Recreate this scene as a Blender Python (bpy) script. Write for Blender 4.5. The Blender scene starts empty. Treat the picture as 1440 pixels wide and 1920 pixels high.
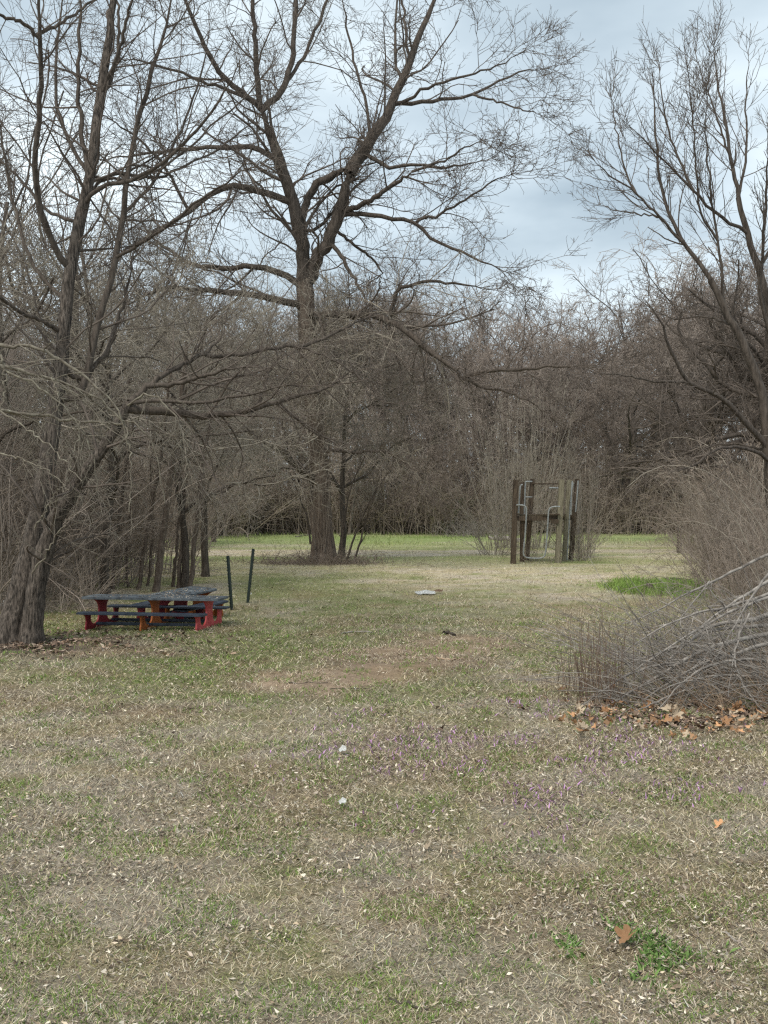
import bpy, bmesh, math, random
import numpy as np
from mathutils import Vector, Matrix

sc = bpy.context.scene
col = sc.collection
random.seed(7)
RNG = np.random.default_rng(11)
# ------------------------------------------------------------------ camera
F, HOR, CAMZ = 1900.0, 945.0, 1.8            # focal length and horizon in photo pixels, eye height
cam = bpy.data.cameras.new('camera'); camo = bpy.data.objects.new('camera', cam); col.objects.link(camo)
cam.sensor_fit = 'VERTICAL'; cam.sensor_height = 24.0; cam.lens = 24.0 * F / 1920.0
cam.shift_y = -(960.0 - HOR) / 1920.0
cam.clip_end = 1500.0; cam.clip_start = 0.05
camo.location = (0, 0, CAMZ); camo.rotation_euler = (math.pi / 2, 0, 0)
sc.camera = camo
sc.view_settings.view_transform = 'Standard'; sc.view_settings.look = 'None'
sc.view_settings.gamma = 1.0; sc.view_settings.use_curve_mapping = False
sc.view_settings.exposure = 0.84
try:
    sc.cycles.max_bounces = 4; sc.cycles.diffuse_bounces = 2; sc.cycles.use_denoising = False
    sc.cycles.pixel_filter_type = 'BLACKMAN_HARRIS'; sc.cycles.filter_width = 1.3
except Exception: pass
# ------------------------------------------------------------------ sky
SUN_EL, SUN_AZ = math.radians(52), math.radians(215)
w = bpy.data.worlds.new('World'); sc.world = w; w.use_nodes = True
nt = w.node_tree; nt.nodes.clear()
def N(t, **k):
    n = nt.nodes.new(t)
    for a, b in k.items(): setattr(n, a, b)
    return n
def L(a, b): nt.links.new(a, b)
out = N('ShaderNodeOutputWorld')
sky = N('ShaderNodeTexSky', sky_type='NISHITA'); sky.sun_disc = False
sky.sun_elevation = SUN_EL; sky.sun_rotation = SUN_AZ
b1 = N('ShaderNodeBackground'); b1.inputs['Strength'].default_value = 0.1
L(sky.outputs['Color'], b1.inputs['Color'])
tc = N('ShaderNodeTexCoord'); sep = N('ShaderNodeSeparateXYZ'); L(tc.outputs['Generated'], sep.inputs[0])
zc = N('ShaderNodeMath', operation='MAXIMUM'); L(sep.outputs['Z'], zc.inputs[0]); zc.inputs[1].default_value = 0.0
za = N('ShaderNodeMath', operation='ADD'); L(zc.outputs[0], za.inputs[0]); za.inputs[1].default_value = 0.16
dx = N('ShaderNodeMath', operation='DIVIDE'); L(sep.outputs['X'], dx.inputs[0]); L(za.outputs[0], dx.inputs[1])
dy = N('ShaderNodeMath', operation='DIVIDE'); L(sep.outputs['Y'], dy.inputs[0]); L(za.outputs[0], dy.inputs[1])
cb = N('ShaderNodeCombineXYZ'); L(dx.outputs[0], cb.inputs[0]); L(dy.outputs[0], cb.inputs[1])
mp = N('ShaderNodeMapping'); mp.inputs['Location'].default_value = (18.65, 9.2, 0.0); mp.inputs['Scale'].default_value = (0.75, 0.85, 1)
L(cb.outputs[0], mp.inputs['Vector'])
n1 = N('ShaderNodeTexNoise'); n1.inputs['Scale'].default_value = 1.15; n1.inputs['Detail'].default_value = 6; n1.inputs['Roughness'].default_value = 0.48
n1.inputs['Distortion'].default_value = 0.25
L(mp.outputs[0], n1.inputs['Vector'])
rp = N('ShaderNodeValToRGB'); cr = rp.color_ramp
cr.elements[0].position = 0.40; cr.elements[0].color = (0.255, 0.318, 0.365, 1)
cr.elements[1].position = 0.63; cr.elements[1].color = (0.62, 0.69, 0.715, 1)
e = cr.elements.new(0.5); e.color = (0.405, 0.475, 0.52, 1)
L(n1.outputs['Fac'], rp.inputs['Fac'])
# air near the horizon is whiter all the way round
hz = N('ShaderNodeMapRange'); L(zc.outputs[0], hz.inputs['Value'])
hz.inputs['From Min'].default_value = 0.05; hz.inputs['From Max'].default_value = 0.30; hz.inputs['To Min'].default_value = 0.7; hz.inputs['To Max'].default_value = 0.0
mx = N('ShaderNodeMixRGB'); L(hz.outputs[0], mx.inputs['Fac']); L(rp.outputs['Color'], mx.inputs['Color1']); mx.inputs['Color2'].default_value = (0.60, 0.67, 0.695, 1)
b2 = N('ShaderNodeBackground'); b2.inputs['Strength'].default_value = 1.0; L(mx.outputs[0], b2.inputs['Color'])
ms = N('ShaderNodeMixShader'); ms.inputs['Fac'].default_value = 0.92; L(b1.outputs[0], ms.inputs[1]); L(b2.outputs[0], ms.inputs[2])
L(ms.outputs[0], out.inputs['Surface'])
sun = bpy.data.lights.new('sun', 'SUN'); sun.energy = 1.5; sun.angle = math.radians(25); sun.color = (1.0, 0.93, 0.82)
suno = bpy.data.objects.new('sun', sun); col.objects.link(suno)
sd = Vector((math.sin(SUN_AZ) * math.cos(SUN_EL), math.cos(SUN_AZ) * math.cos(SUN_EL), math.sin(SUN_EL)))
suno.rotation_euler = sd.to_track_quat('Z', 'Y').to_euler()

# ------------------------------------------------------------------ helpers
def at(px, py, D): return np.array([(px - 720) / F * D, D, CAMZ + (HOR - py) / F * D])
def Dg(py): return F * CAMZ / (py - HOR)
def gp(px, py):
    D = Dg(py); return np.array([(px - 720) / F * D, D, 0.0])
def hash2(ix, iy, s):
    h = (ix.astype(np.int64) * 374761393 + iy.astype(np.int64) * 668265263 + s * 1274126177) & 0xffffffff
    h = ((h ^ (h >> 13)) * 1274126177) & 0xffffffff
    return ((h ^ (h >> 16)) & 0xffff) / 65535.0
def vnoise(x, y, s=0):
    ix, iy = np.floor(x), np.floor(y); fx, fy = x - ix, y - iy
    fx = fx * fx * (3 - 2 * fx); fy = fy * fy * (3 - 2 * fy)
    a = hash2(ix, iy, s); b = hash2(ix + 1, iy, s); c = hash2(ix, iy + 1, s); d = hash2(ix + 1, iy + 1, s)
    return (a * (1 - fx) + b * fx) * (1 - fy) + (c * (1 - fx) + d * fx) * fy
def fbm(x, y, s=0, o=3):
    v = 0; a = 0.5; t = 0
    for k in range(o):
        v = v + a * vnoise(x * 2**k, y * 2**k, s + k * 17); t += a; a *= 0.5
    return v / t
def sst(x, a, b):
    t = np.clip((x - a) / (b - a), 0, 1); return t * t * (3 - 2 * t)
def gz(x, y):
    x = np.asarray(x, float); y = np.asarray(y, float)
    return 0.07 * (fbm(x * 0.35, y * 0.35, 5) - 0.5) + 0.02 * (fbm(x * 2.1, y * 2.1, 9, 2) - 0.5)

# ---- materials
def mat_new(name, rough=0.9):
    m = bpy.data.materials.new(name); m.use_nodes = True
    t = m.node_tree; b = t.nodes['Principled BSDF']; b.inputs['Roughness'].default_value = rough
    b.inputs['Specular IOR Level'].default_value = 0.2
    return m, t, b
def mat_noise(name, c1, c2, scale=(8, 8, 8), rough=0.9, bump=0.0, c3=None, detail=5, pos=(0.33, 0.66), spec=0.2, obj_random=0.0, metal=0.0):
    m, t, b = mat_new(name, rough); b.inputs['Specular IOR Level'].default_value = spec; b.inputs['Metallic'].default_value = metal
    tcn = t.nodes.new('ShaderNodeTexCoord'); mpn = t.nodes.new('ShaderNodeMapping'); mpn.inputs['Scale'].default_value = scale
    nn = t.nodes.new('ShaderNodeTexNoise'); nn.inputs['Scale'].default_value = 1.0; nn.inputs['Detail'].default_value = detail; nn.inputs['Roughness'].default_value = 0.6
    r = t.nodes.new('ShaderNodeValToRGB')
    r.color_ramp.elements[0].position = pos[0]; r.color_ramp.elements[0].color = (*c1, 1)
    r.color_ramp.elements[1].position = pos[1]; r.color_ramp.elements[1].color = (*c2, 1)
    if c3: ee = r.color_ramp.elements.new(0.72); ee.color = (*c3, 1)
    t.links.new(tcn.outputs['Object'], mpn.inputs[0]); t.links.new(mpn.outputs[0], nn.inputs['Vector']); t.links.new(nn.outputs['Fac'], r.inputs['Fac'])
    src = r.outputs['Color']
    if obj_random:
        oi = t.nodes.new('ShaderNodeObjectInfo'); hs = t.nodes.new('ShaderNodeHueSaturation'); mr = t.nodes.new('ShaderNodeMapRange')
        mr.inputs['To Min'].default_value = 1 - obj_random; mr.inputs['To Max'].default_value = 1 + obj_random
        t.links.new(oi.outputs['Random'], mr.inputs['Value']); t.links.new(mr.outputs[0], hs.inputs['Value']); t.links.new(src, hs.inputs['Color']); src = hs.outputs['Color']
    t.links.new(src, b.inputs['Base Color'])
    if bump:
        bp = t.nodes.new('ShaderNodeBump'); bp.inputs['Strength'].default_value = bump; bp.inputs['Distance'].default_value = 0.02
        t.links.new(nn.outputs['Fac'], bp.inputs['Height']); t.links.new(bp.outputs[0], b.inputs['Normal'])
    return m
def mat_attr(name, rough=0.9, noise=None):
    m, t, b = mat_new(name, rough)
    a = t.nodes.new('ShaderNodeAttribute'); a.attribute_name = 'Col'
    src = a.outputs['Color']
    if noise:
        tcn = t.nodes.new('ShaderNodeTexCoord'); val = None
        for sc_, lo, hi in noise:
            nn = t.nodes.new('ShaderNodeTexNoise'); nn.inputs['Scale'].default_value = sc_; nn.inputs['Detail'].default_value = 6; nn.inputs['Roughness'].default_value = 0.7
            t.links.new(tcn.outputs['Object'], nn.inputs['Vector'])
            mr = t.nodes.new('ShaderNodeMapRange'); mr.inputs['From Min'].default_value = 0.3; mr.inputs['From Max'].default_value = 0.7
            mr.inputs['To Min'].default_value = lo; mr.inputs['To Max'].default_value = hi
            t.links.new(nn.outputs['Fac'], mr.inputs['Value'])
            mm = t.nodes.new('ShaderNodeVectorMath'); mm.operation = 'SCALE'
            t.links.new(src, mm.inputs[0]); t.links.new(mr.outputs[0], mm.inputs['Scale']); src = mm.outputs[0]; val = nn
        bp = t.nodes.new('ShaderNodeBump'); bp.inputs['Strength'].default_value = 0.5; bp.inputs['Distance'].default_value = 0.02
        t.links.new(val.outputs['Fac'], bp.inputs['Height']); t.links.new(bp.outputs[0], b.inputs['Normal'])
    t.links.new(src, b.inputs['Base Color'])
    return m
M = {}
M['bark'] = mat_noise('bark', (0.04, 0.032, 0.026), (0.125, 0.102, 0.084), (22, 22, 3.5), bump=0.6)
M['bark_rough'] = mat_noise('bark_rough', (0.03, 0.025, 0.021), (0.155, 0.128, 0.107), (46, 46, 7), bump=1.0, pos=(0.38, 0.62), c3=(0.21, 0.18, 0.155))
M['bark_brown'] = mat_noise('bark_brown', (0.075, 0.056, 0.044), (0.19, 0.15, 0.12), (26, 26, 5), bump=0.6)
M['bark_dark'] = mat_noise('bark_dark', (0.04, 0.033, 0.028), (0.11, 0.09, 0.075), (14, 14, 3), bump=0.5)
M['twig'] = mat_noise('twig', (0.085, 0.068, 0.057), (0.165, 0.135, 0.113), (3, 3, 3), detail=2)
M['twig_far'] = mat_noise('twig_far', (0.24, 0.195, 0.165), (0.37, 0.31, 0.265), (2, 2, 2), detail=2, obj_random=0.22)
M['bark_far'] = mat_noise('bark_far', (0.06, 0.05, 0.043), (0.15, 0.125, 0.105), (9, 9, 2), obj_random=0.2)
M['twig_pale'] = mat_noise('twig_pale', (0.20, 0.17, 0.14), (0.36, 0.32, 0.26), (4, 4, 4), detail=2, obj_random=0.12)
M['twig_brown'] = mat_noise('twig_brown', (0.20, 0.16, 0.13), (0.33, 0.272, 0.222), (3, 3, 3), detail=2, obj_random=0.2)
M['lichen'] = mat_noise('lichen', (0.11, 0.088, 0.07), (0.27, 0.245, 0.19), (16, 16, 16), detail=4, c3=(0.42, 0.42, 0.34))
M['dead_wood'] = mat_noise('dead_wood', (0.15, 0.13, 0.115), (0.40, 0.36, 0.32), (9, 9, 9), bump=0.3, obj_random=0.15)
M['weed'] = mat_noise('weed', (0.26, 0.17, 0.12), (0.44, 0.33, 0.23), (3, 3, 3), detail=2)
M['leafcol'] = mat_attr('leafcol', 0.75)
M['blade'] = mat_attr('blade', 0.85)
M['ground'] = mat_attr('ground', 0.95, noise=[(1.7, 0.85, 1.15), (9.0, 0.8, 1.2), (30.0, 0.72, 1.3), (110.0, 0.45, 1.6)])

# ---- mesh builders
def mesh_raw(name, V, Fq=None, Ft=None, colr=None, smooth=False):
    me = bpy.data.meshes.new(name)
    nq = 0 if Fq is None else len(Fq); ntr = 0 if Ft is None else len(Ft)
    me.vertices.add(len(V)); me.vertices.foreach_set('co', np.ascontiguousarray(V, np.float32).ravel())
    loops = []; starts = []; 
    if nq: loops.append(np.asarray(Fq, np.int32).ravel()); starts.append(np.arange(nq) * 4)
    if ntr: loops.append(np.asarray(Ft, np.int32).ravel()); starts.append(nq * 4 + np.arange(ntr) * 3)
    lo = np.concatenate(loops); st = np.concatenate(starts).astype(np.int32)
    me.loops.add(len(lo)); me.loops.foreach_set('vertex_index', lo.astype(np.int32))
    me.polygons.add(nq + ntr); me.polygons.foreach_set('loop_start', st)
    if smooth: me.polygons.foreach_set('use_smooth', np.ones(nq + ntr, bool))
    if colr is not None:
        a = me.attributes.new('Col', 'FLOAT_COLOR', 'POINT')
        c = np.ones((len(V), 4), np.float32); c[:, :3] = colr
        a.data.foreach_set('color', c.ravel())
    me.update(calc_edges=True)
    return me
def tube(P, R, S=3, bark=0.0, seed=0):
    """P (B,K,3) R (B,K) -> verts, quads"""
    B, K, _ = P.shape
    T = np.gradient(P, axis=1); T /= np.linalg.norm(T, axis=2, keepdims=True) + 1e-9
    rng = np.random.default_rng(seed + B)
    ref = rng.normal(size=(B, 1, 3)); ref = np.repeat(ref, K, 1)
    if S > 6: ref = np.zeros((B, K, 3)); ref[..., 1] = 1.0; ref[..., 0] = 0.13
    N1 = ref - (ref * T).sum(2, keepdims=True) * T; N1 /= np.linalg.norm(N1, axis=2, keepdims=True) + 1e-9
    N2 = np.cross(T, N1)
    a = np.arange(S) * 2 * np.pi / S
    rr = R[..., None] * np.ones(S)
    if bark:
        h = np.arange(K)[None, :, None] * 1.0; aa = np.arange(S)[None, None, :] * 1.0 + np.zeros((B, K, 1))
        rr = rr * (1 + bark * (hash2(aa + 0 * h, np.floor(h / 3) + 31 * np.arange(B)[:, None, None], 3 + seed) - 0.5) * 1.2
                   + bark * (hash2(aa, h + 17 * np.arange(B)[:, None, None], 8 + seed) - 0.5))
    V = P[:, :, None, :] + (np.cos(a)[None, None, :, None] * N1[:, :, None, :] + np.sin(a)[None, None, :, None] * N2[:, :, None, :]) * rr[..., None]
    idx = np.arange(B * K * S).reshape(B, K, S)
    i0 = idx[:, :-1, :]; i1 = idx[:, 1:, :]
    Q = np.stack([i0, np.roll(i0, -1, 2), np.roll(i1, -1, 2), i1], -1).reshape(-1, 4)
    return V.reshape(-1, 3), Q
def tubes_mesh(name, lst, origin=(0, 0, 0), smooth=True):
    Vs, Qs, o = [], [], 0
    for it in lst:
        if it is None or it[0].shape[0] == 0: continue
        V, Q = tube(*it); Vs.append(V); Qs.append(Q + o); o += len(V)
    V = np.concatenate(Vs) - np.asarray(origin)[None]
    return mesh_raw(name, V, np.concatenate(Qs), smooth=smooth)
def link(name, me, mat, parent=None, loc=None):
    o = bpy.data.objects.new(name, me); col.objects.link(o)
    if mat is not None:
        me.materials.clear(); me.materials.append(mat)
    if parent is not None: o.parent = parent
    if loc is not None: o.location = loc
    return o
def tag(o, label=None, cat=None, group=None, kind=None):
    if label: o['label'] = label
    if cat: o['category'] = cat
    if group: o['group'] = group
    if kind: o['kind'] = kind
    return o
def empty(name, loc, label, cat, group=None, rz=0.0):
    o = bpy.data.objects.new(name, None); col.objects.link(o); o.empty_display_size = 0.2
    o.location = loc; o.rotation_euler = (0, 0, rz)
    return tag(o, label, cat, group)
def copy_tree(root, loc, rz, s, label=None, group=None):
    r = root.copy(); col.objects.link(r); r.location = loc; r.rotation_euler = (0, 0, rz); r.scale = (s, s, s) if np.isscalar(s) else s
    if label: r['label'] = label
    if group: r['group'] = group
    for ch in list(root.children):
        c = ch.copy(); col.objects.link(c); c.parent = r
    return r
def unit(v): return v / (np.linalg.norm(v, axis=-1, keepdims=True) + 1e-9)
def walk(p0, d0, length, K, wander, up, rng, grav=0.0):
    B = len(p0); P = np.zeros((B, K, 3)); P[:, 0] = p0; d = d0.copy(); st = (length / (K - 1))[:, None]
    for k in range(1, K):
        P[:, k] = P[:, k - 1] + d * st
        d = d + rng.normal(size=(B, 3)) * wander
        d[:, 2] += up - grav * k / K
        d = unit(d)
    return P
def grow(P, R, rng, per_m, ln, ang=0.8, K=5, wander=0.15, up=0.03, rf=0.6, rmax=1, rmin=0.003, tmin=0.1, tip=0.45, grav=0.0, flat=None, number=None, tpow=1.0):
    B, K0, _ = P.shape
    seg = np.linalg.norm(np.diff(P, axis=1), axis=2).sum(1)
    n = rng.poisson(per_m * seg) if number is None else np.full(B, number)
    idx = np.repeat(np.arange(B), n); m = len(idx)
    if m == 0: return np.zeros((0, K, 3)), np.zeros((0, K))
    t = tmin + (0.98 - tmin) * rng.random(m)**tpow; s = t * (K0 - 1); i = np.minimum(s.astype(int), K0 - 2); f = (s - i)[:, None]
    p = P[idx, i] * (1 - f) + P[idx, i + 1] * f
    T = unit(P[idx, i + 1] - P[idx, i])
    r0 = (R[idx, i] * (1 - f[:, 0]) + R[idx, i + 1] * f[:, 0])
    q = rng.normal(size=(m, 3))
    if flat is not None: q = q * np.array(flat)
    q = unit(q - (q * T).sum(1, keepdims=True) * T)
    a = np.clip(rng.normal(ang, 0.22, m), 0.15, 1.6)[:, None]
    d = T * np.cos(a) + q * np.sin(a)
    length = rng.uniform(ln[0], ln[1], m) * (1 - 0.45 * t)
    P2 = walk(p, d, length, K, wander, up, rng, grav)
    r = np.clip(r0 * rf * rng.uniform(0.6, 1.0, m), rmin, rmax)
    u = np.linspace(0, 1, K)[None]
    R2 = r[:, None] * (1 - (1 - tip) * u)
    return P2, np.maximum(R2, rmin * 0.7)
def trace(pts, D0, D1=None, K=16, rng=RNG, jit=0.0):
    """polyline of photo pixels at real distances D0..D1 -> smooth 3-D polyline"""
    pts = np.asarray(pts, float); D1 = D0 if D1 is None else D1
    s = np.concatenate([[0], np.cumsum(np.linalg.norm(np.diff(pts, axis=0), axis=1))]); s /= s[-1]
    for _ in range(2):                                     # Chaikin
        q = [pts[0]]
        for a, b in zip(pts[:-1], pts[1:]): q += [a * 0.75 + b * 0.25, a * 0.25 + b * 0.75]
        q.append(pts[-1]); pts = np.array(q)
    s = np.concatenate([[0], np.cumsum(np.linalg.norm(np.diff(pts, axis=0), axis=1))]); s /= s[-1]
    u = np.linspace(0, 1, K)
    px = np.interp(u, s, pts[:, 0]); py = np.interp(u, s, pts[:, 1])
    D = D0 + (D1 - D0) * u
    P = np.stack([(px - 720) / F * D, D, CAMZ + (HOR - py) / F * D], 1)
    if jit: P[1:] += rng.normal(size=(K - 1, 3)) * jit
    return P
def taper(r0, r1, K=16, p=1.0): return r0 + (r1 - r0) * np.linspace(0, 1, K)**p
def project(P):
    return np.stack([720 + P[:, 0] / P[:, 1] * F, HOR - (P[:, 2] - CAMZ) / P[:, 1] * F, P[:, 1]], 1)
def limbs_from(specs, D, trunks, K, rng, jit, S1):
    """traced limbs, each rooted on the limb or trunk it leaves"""
    pool = [project(P) for P, R in trunks]; out = []
    for p, d0, d1, a, b in specs:
        c = np.concatenate(pool); k = np.argmin(np.hypot(c[:, 0] - p[0][0], c[:, 1] - p[0][1])); q = c[k]
        near = math.hypot(q[0] - p[0][0], q[1] - p[0][1]) < 30
        pts = [(q[0], q[1])] + list(p[1:]) if near else p
        P = trace(pts, q[2] if near else D + d0, D + d1, K, rng, jit)
        u = np.linspace(0, 1, K); R = (a + (b - a) * u) * np.interp(u, [0, 0.78, 1], [1, 1, 0.35]) * S1 / 2
        out.append((P, R)); pool.append(project(P))
    return out
def tips(L0, rng, n, ln, K=6, rmin=0.004):
    return grow(L0[0], L0[1], rng, 0, ln, 0.4, K, 0.14, 0.02, 0.9, 0.02, rmin, 0.88, number=n)
def join(*a): return np.concatenate([x[0] for x in a]), np.concatenate([x[1] for x in a])
def cat2(lst): return np.stack([a for a, b in lst]), np.stack([b for a, b in lst])

# ------------------------------------------------------------------ ground
def zones(x, y):
    """albedo of the lawn at a place (colour of grass, litter and soil lying there)"""
    x = np.asarray(x, float); y = np.asarray(y, float)
    straw = np.array([0.50, 0.415, 0.265]); litter = np.array([0.50, 0.425, 0.325]); green = np.array([0.165, 0.205, 0.062])
    olive = np.array([0.30, 0.30, 0.135]); dirt = np.array([0.40, 0.29, 0.205]); floor = np.array([0.20, 0.155, 0.115]); lush = np.array([0.19, 0.27, 0.07])
    n1 = fbm(x * 0.55, y * 0.55, 21, 4); n2 = fbm(x * 2.5 + 9, y * 2.5, 33, 3); n3 = fbm(x * 5.3, y * 5.3, 44, 2)
    c = litter[None] * np.ones((x.size, 1)); X = x.ravel(); Y = y.ravel(); n1 = n1.ravel(); n2 = n2.ravel(); n3 = n3.ravel()
    def mixc(c, k, f): return c * (1 - f[:, None]) + k[None] * f[:, None]
    c = mixc(c, straw, sst(n2, 0.4, 0.62))
    # middle of the lawn carries more living grass, most on the left
    mid = sst(Y, 8.2, 10.5) * (1 - sst(Y, 24, 30)); left = sst(-X, -1.2, 1.2)
    c = mixc(c, olive, np.clip(mid * (0.50 + 0.38 * left) * sst(n1, 0.25, 0.55) + 0.14 * sst(n1, 0.5, 0.7), 0, 1))
    c = mixc(c, green, np.clip(0.7 * sst(n2 * 0.6 + n3 * 0.4, 0.56, 0.70) * (0.7 + 0.3 * mid), 0, 1))
    far = sst(Y, 26, 34)
    bands = fbm(X * 0.05, Y * 0.22 + 3, 71, 3)
    c = mixc(c, olive * 1.05, far * sst(bands, 0.38, 0.56) * 0.95)
    c = mixc(c, green * 1.3, far * sst(fbm(X * 0.12, Y * 0.3, 81, 3), 0.55, 0.68) * 0.7)
    c = mixc(c, np.array([0.22, 0.27, 0.10]), sst(Y, 40, 50) * 0.75)
    # bare earth
    def blob(cx, cy, rx, ry, w=0.45, s=5): 
        d = np.sqrt(((X - cx) / rx)**2 + ((Y - cy) / ry)**2) + w * (fbm(X * 1.6, Y * 1.6, 90 + s, 3) - 0.5) * 2
        return 1 - sst(d, 0.55, 1.05)
    c = mixc(c, dirt, 0.95 * blob(-0.62, 10.35, 1.25, 0.95, 0.35)); c = mixc(c, dirt * 0.8, 0.95 * blob(0.2, 11.6, 1.5, 1.3, 0.35, s=7)); c = mixc(c, dirt * 0.95, 0.9 * blob(1.0, 12.9, 1.15, 1.1, 0.35, s=8))
    c = mixc(c, dirt * 0.62, 0.65 * blob(-2.3, 8.9, 0.9, 0.35, s=11)); c = mixc(c, dirt * 0.7, 0.6 * blob(-3.1, 12.3, 1.6, 0.5, s=12))
    c = mixc(c, floor, 1.0 * blob(-4.6, 13.0, 1.7, 1.1, 0.3, s=15))
    c = mixc(c, lush, 0.8 * blob(6.1, 21.6, 1.3, 2.5, 0.35, s=17)); c = mixc(c, lush, 0.8 * blob(5.6, 57, 2.5, 1.6, 0.3, s=18))
    c = mixc(c, lush * 0.8, 0.6 * blob(2.9, 55, 2.6, 1.6, 0.3, s=19)); c = mixc(c, green * 1.3, 0.6 * blob(0.75, 44, 5.5, 4.0, 0.5, s=20))
    c = mixc(c, floor * 0.9, blob(-2.0, 31.0, 2.0, 1.3, 0.4, s=22)); c = mixc(c, green, 0.8 * blob(6.0, 31.2, 1.5, 0.9, 0.4, s=23))
    # floor of the wood and of the thickets
    edge = 58 + 5 * sst(X, -12, 0) + 8 * (fbm(X * 0.1, X * 0 + 2, 55) - 0.5)
    c = mixc(c, floor, sst(Y, edge, edge + 5))
    c = mixc(c, floor, 0.9 * sst(-X - 0.19 * Y, 2.2, 4.6) * sst(Y, 16, 19))
    c = mixc(c, floor * 1.1, 0.9 * sst(X - 0.10 * Y - 1.1, 1.7, 3.0) * sst(Y, 9, 10.5) * (1 - sst(Y, 15, 17)))
    c = mixc(c, floor * 1.1, 0.9 * sst(X - 0.30 * Y, 0.8, 2.6) * sst(Y, 14, 16))
    rust = np.array([0.36, 0.255, 0.15]); c = mixc(c, rust, 0.45 * sst(fbm(X * 1.3 + 5, Y * 1.3, 140, 3), 0.52, 0.66) * (1 - sst(Y, 18, 24)))
    return c * (0.84 + 0.32 * n3[:, None])
def build_ground():
    ys = np.concatenate([[-60, -20, -6, 0, 1.2], np.geomspace(2.0, 100, 300), [130, 180, 260, 400, 700, 1200]])
    t = np.linspace(-1, 1, 181)
    half = np.maximum(np.abs(ys) * 0.9 + 3, 8)
    half[:5] = [300, 60, 20, 9, 6]; half[-6:] = [200, 300, 450, 700, 1000, 1500]
    Xg = (np.sign(t) * np.abs(t)**1.15)[None] * half[:, None]; Yg = np.repeat(ys[:, None], len(t), 1)
    Z = gz(Xg, Yg)
    V = np.stack([Xg, Yg, Z], -1).reshape(-1, 3); nr, nc = Xg.shape
    idx = np.arange(nr * nc).reshape(nr, nc)
    Q = np.stack([idx[:-1, :-1], idx[:-1, 1:], idx[1:, 1:], idx[1:, :-1]], -1).reshape(-1, 4)
    zc_ = zones(Xg, Yg); soil = np.clip((zc_[:, 0] / zc_[:, 1] - 1.27) / 0.1, 0, 1) * (Yg.ravel() > 7.5)     # open soil; elsewhere dark thatch with the shade between blades put in its colour
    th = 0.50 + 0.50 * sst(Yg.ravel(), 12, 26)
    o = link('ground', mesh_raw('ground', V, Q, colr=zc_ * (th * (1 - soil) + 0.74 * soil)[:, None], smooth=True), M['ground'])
    tag(o, 'dormant lawn of straw, green grass, leaf litter and bare earth', 'ground', kind='structure')
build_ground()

def wedge(n, d0, d1, rng, spread=0.46):
    D = d0 * (d1 / d0)**rng.random(n); return D * rng.uniform(-spread, spread, n), D
def blades(name, n, d0, d1, hgt, wid, lean, colour, label, cat, seed, keep=None, gain=0.55, quad=False):
    rng = np.random.default_rng(seed)
    x, y = wedge(n, d0, d1, rng)
    if keep is not None:
        k = keep(x, y, rng); x, y = x[k], y[k]
    n = len(x); sc_ = (y / 4.5)**gain
    h = rng.uniform(*hgt, n) * np.minimum(sc_, 1.7); wd = rng.uniform(*wid, n) * sc_
    az = rng.uniform(0, 2 * np.pi, n); le = rng.uniform(*lean, n); fa = rng.uniform(0, np.pi, n)
    base = np.stack([x, y, gz(x, y) - 0.002], 1)
    d = np.stack([np.cos(az) * np.sin(le), np.sin(az) * np.sin(le), np.cos(le)], 1)
    side = np.stack([np.cos(fa), np.sin(fa), rng.uniform(-0.3, 0.3, n)], 1)
    bend = np.stack([np.cos(az), np.sin(az), np.full(n, -0.35)], 1) * (h * rng.uniform(0.05, 0.4, n))[:, None]
    w2 = side * wd[:, None] * 0.5
    mid = base + d * (h * 0.55)[:, None]; tp = base + d * h[:, None] + bend
    tp[:, 2] = np.maximum(tp[:, 2], base[:, 2] + 0.004)
    if quad:
        V = np.stack([base - w2, base + w2, tp + w2 * 0.45, tp - w2 * 0.45], 1).reshape(-1, 3); i = np.arange(n)[:, None] * 4
        me = mesh_raw(name, V, i + np.array([[0, 1, 2, 3]]), colr=np.repeat(colour(x, y, rng), 4, 0))
        return tag(link(name, me, M['blade']), label, cat, kind='stuff')
    V = np.stack([base - w2, base + w2, mid + w2 * 0.8, mid - w2 * 0.8, tp], 1).reshape(-1, 3)
    i = np.arange(n)[:, None] * 5
    c = colour(x, y, rng)
    me = mesh_raw(name, V, i + np.array([[0, 1, 2, 3]]), i + np.array([[3, 2, 4]]), colr=np.repeat(c, 5, 0))
    return tag(link(name, me, M['blade']), label, cat, kind='stuff')
GPAL = np.array([(0.62, 0.535, 0.405), (0.50, 0.42, 0.295), (0.37, 0.29, 0.20), (0.24, 0.165, 0.105), (0.12, 0.085, 0.06), (0.30, 0.30, 0.11), (0.15, 0.22, 0.05), (0.50, 0.44, 0.36)])
def grass_col(x, y, rng):
    """each blade is one of eight kinds: straw, brown, dark, olive, green; the place decides how many of each"""
    c = zones(x, y); n = len(x)
    gr = np.clip((c[:, 1] / (c[:, 0] + 1e-6) - 0.82) / 0.32, 0, 1)          # how green it is here
    dk = np.clip((0.40 - c[:, 0]) / 0.25, 0, 1) * (1 - gr)
    W = np.stack([1.5 - 1.1 * gr - 0.8 * dk, 1.6 - 0.9 * gr - 0.5 * dk, 1.0 - 0.4 * gr + 0.6 * dk, 0.6 + 0.9 * dk, 0.45 + 0.2 * dk, 0.40 + 1.7 * gr, 0.30 + 1.7 * gr, 0.8 - 0.6 * gr - 0.4 * dk], 1)
    W = np.maximum(W, 0.02); W = np.cumsum(W / W.sum(1, keepdims=True), 1)
    k = (rng.random(n)[:, None] > W).sum(1).clip(0, 7)
    b = GPAL[k] * 0.78 + c * 0.22
    return np.clip(b * rng.lognormal(0, 0.22, n)[:, None], 0.01, 0.75)
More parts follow.
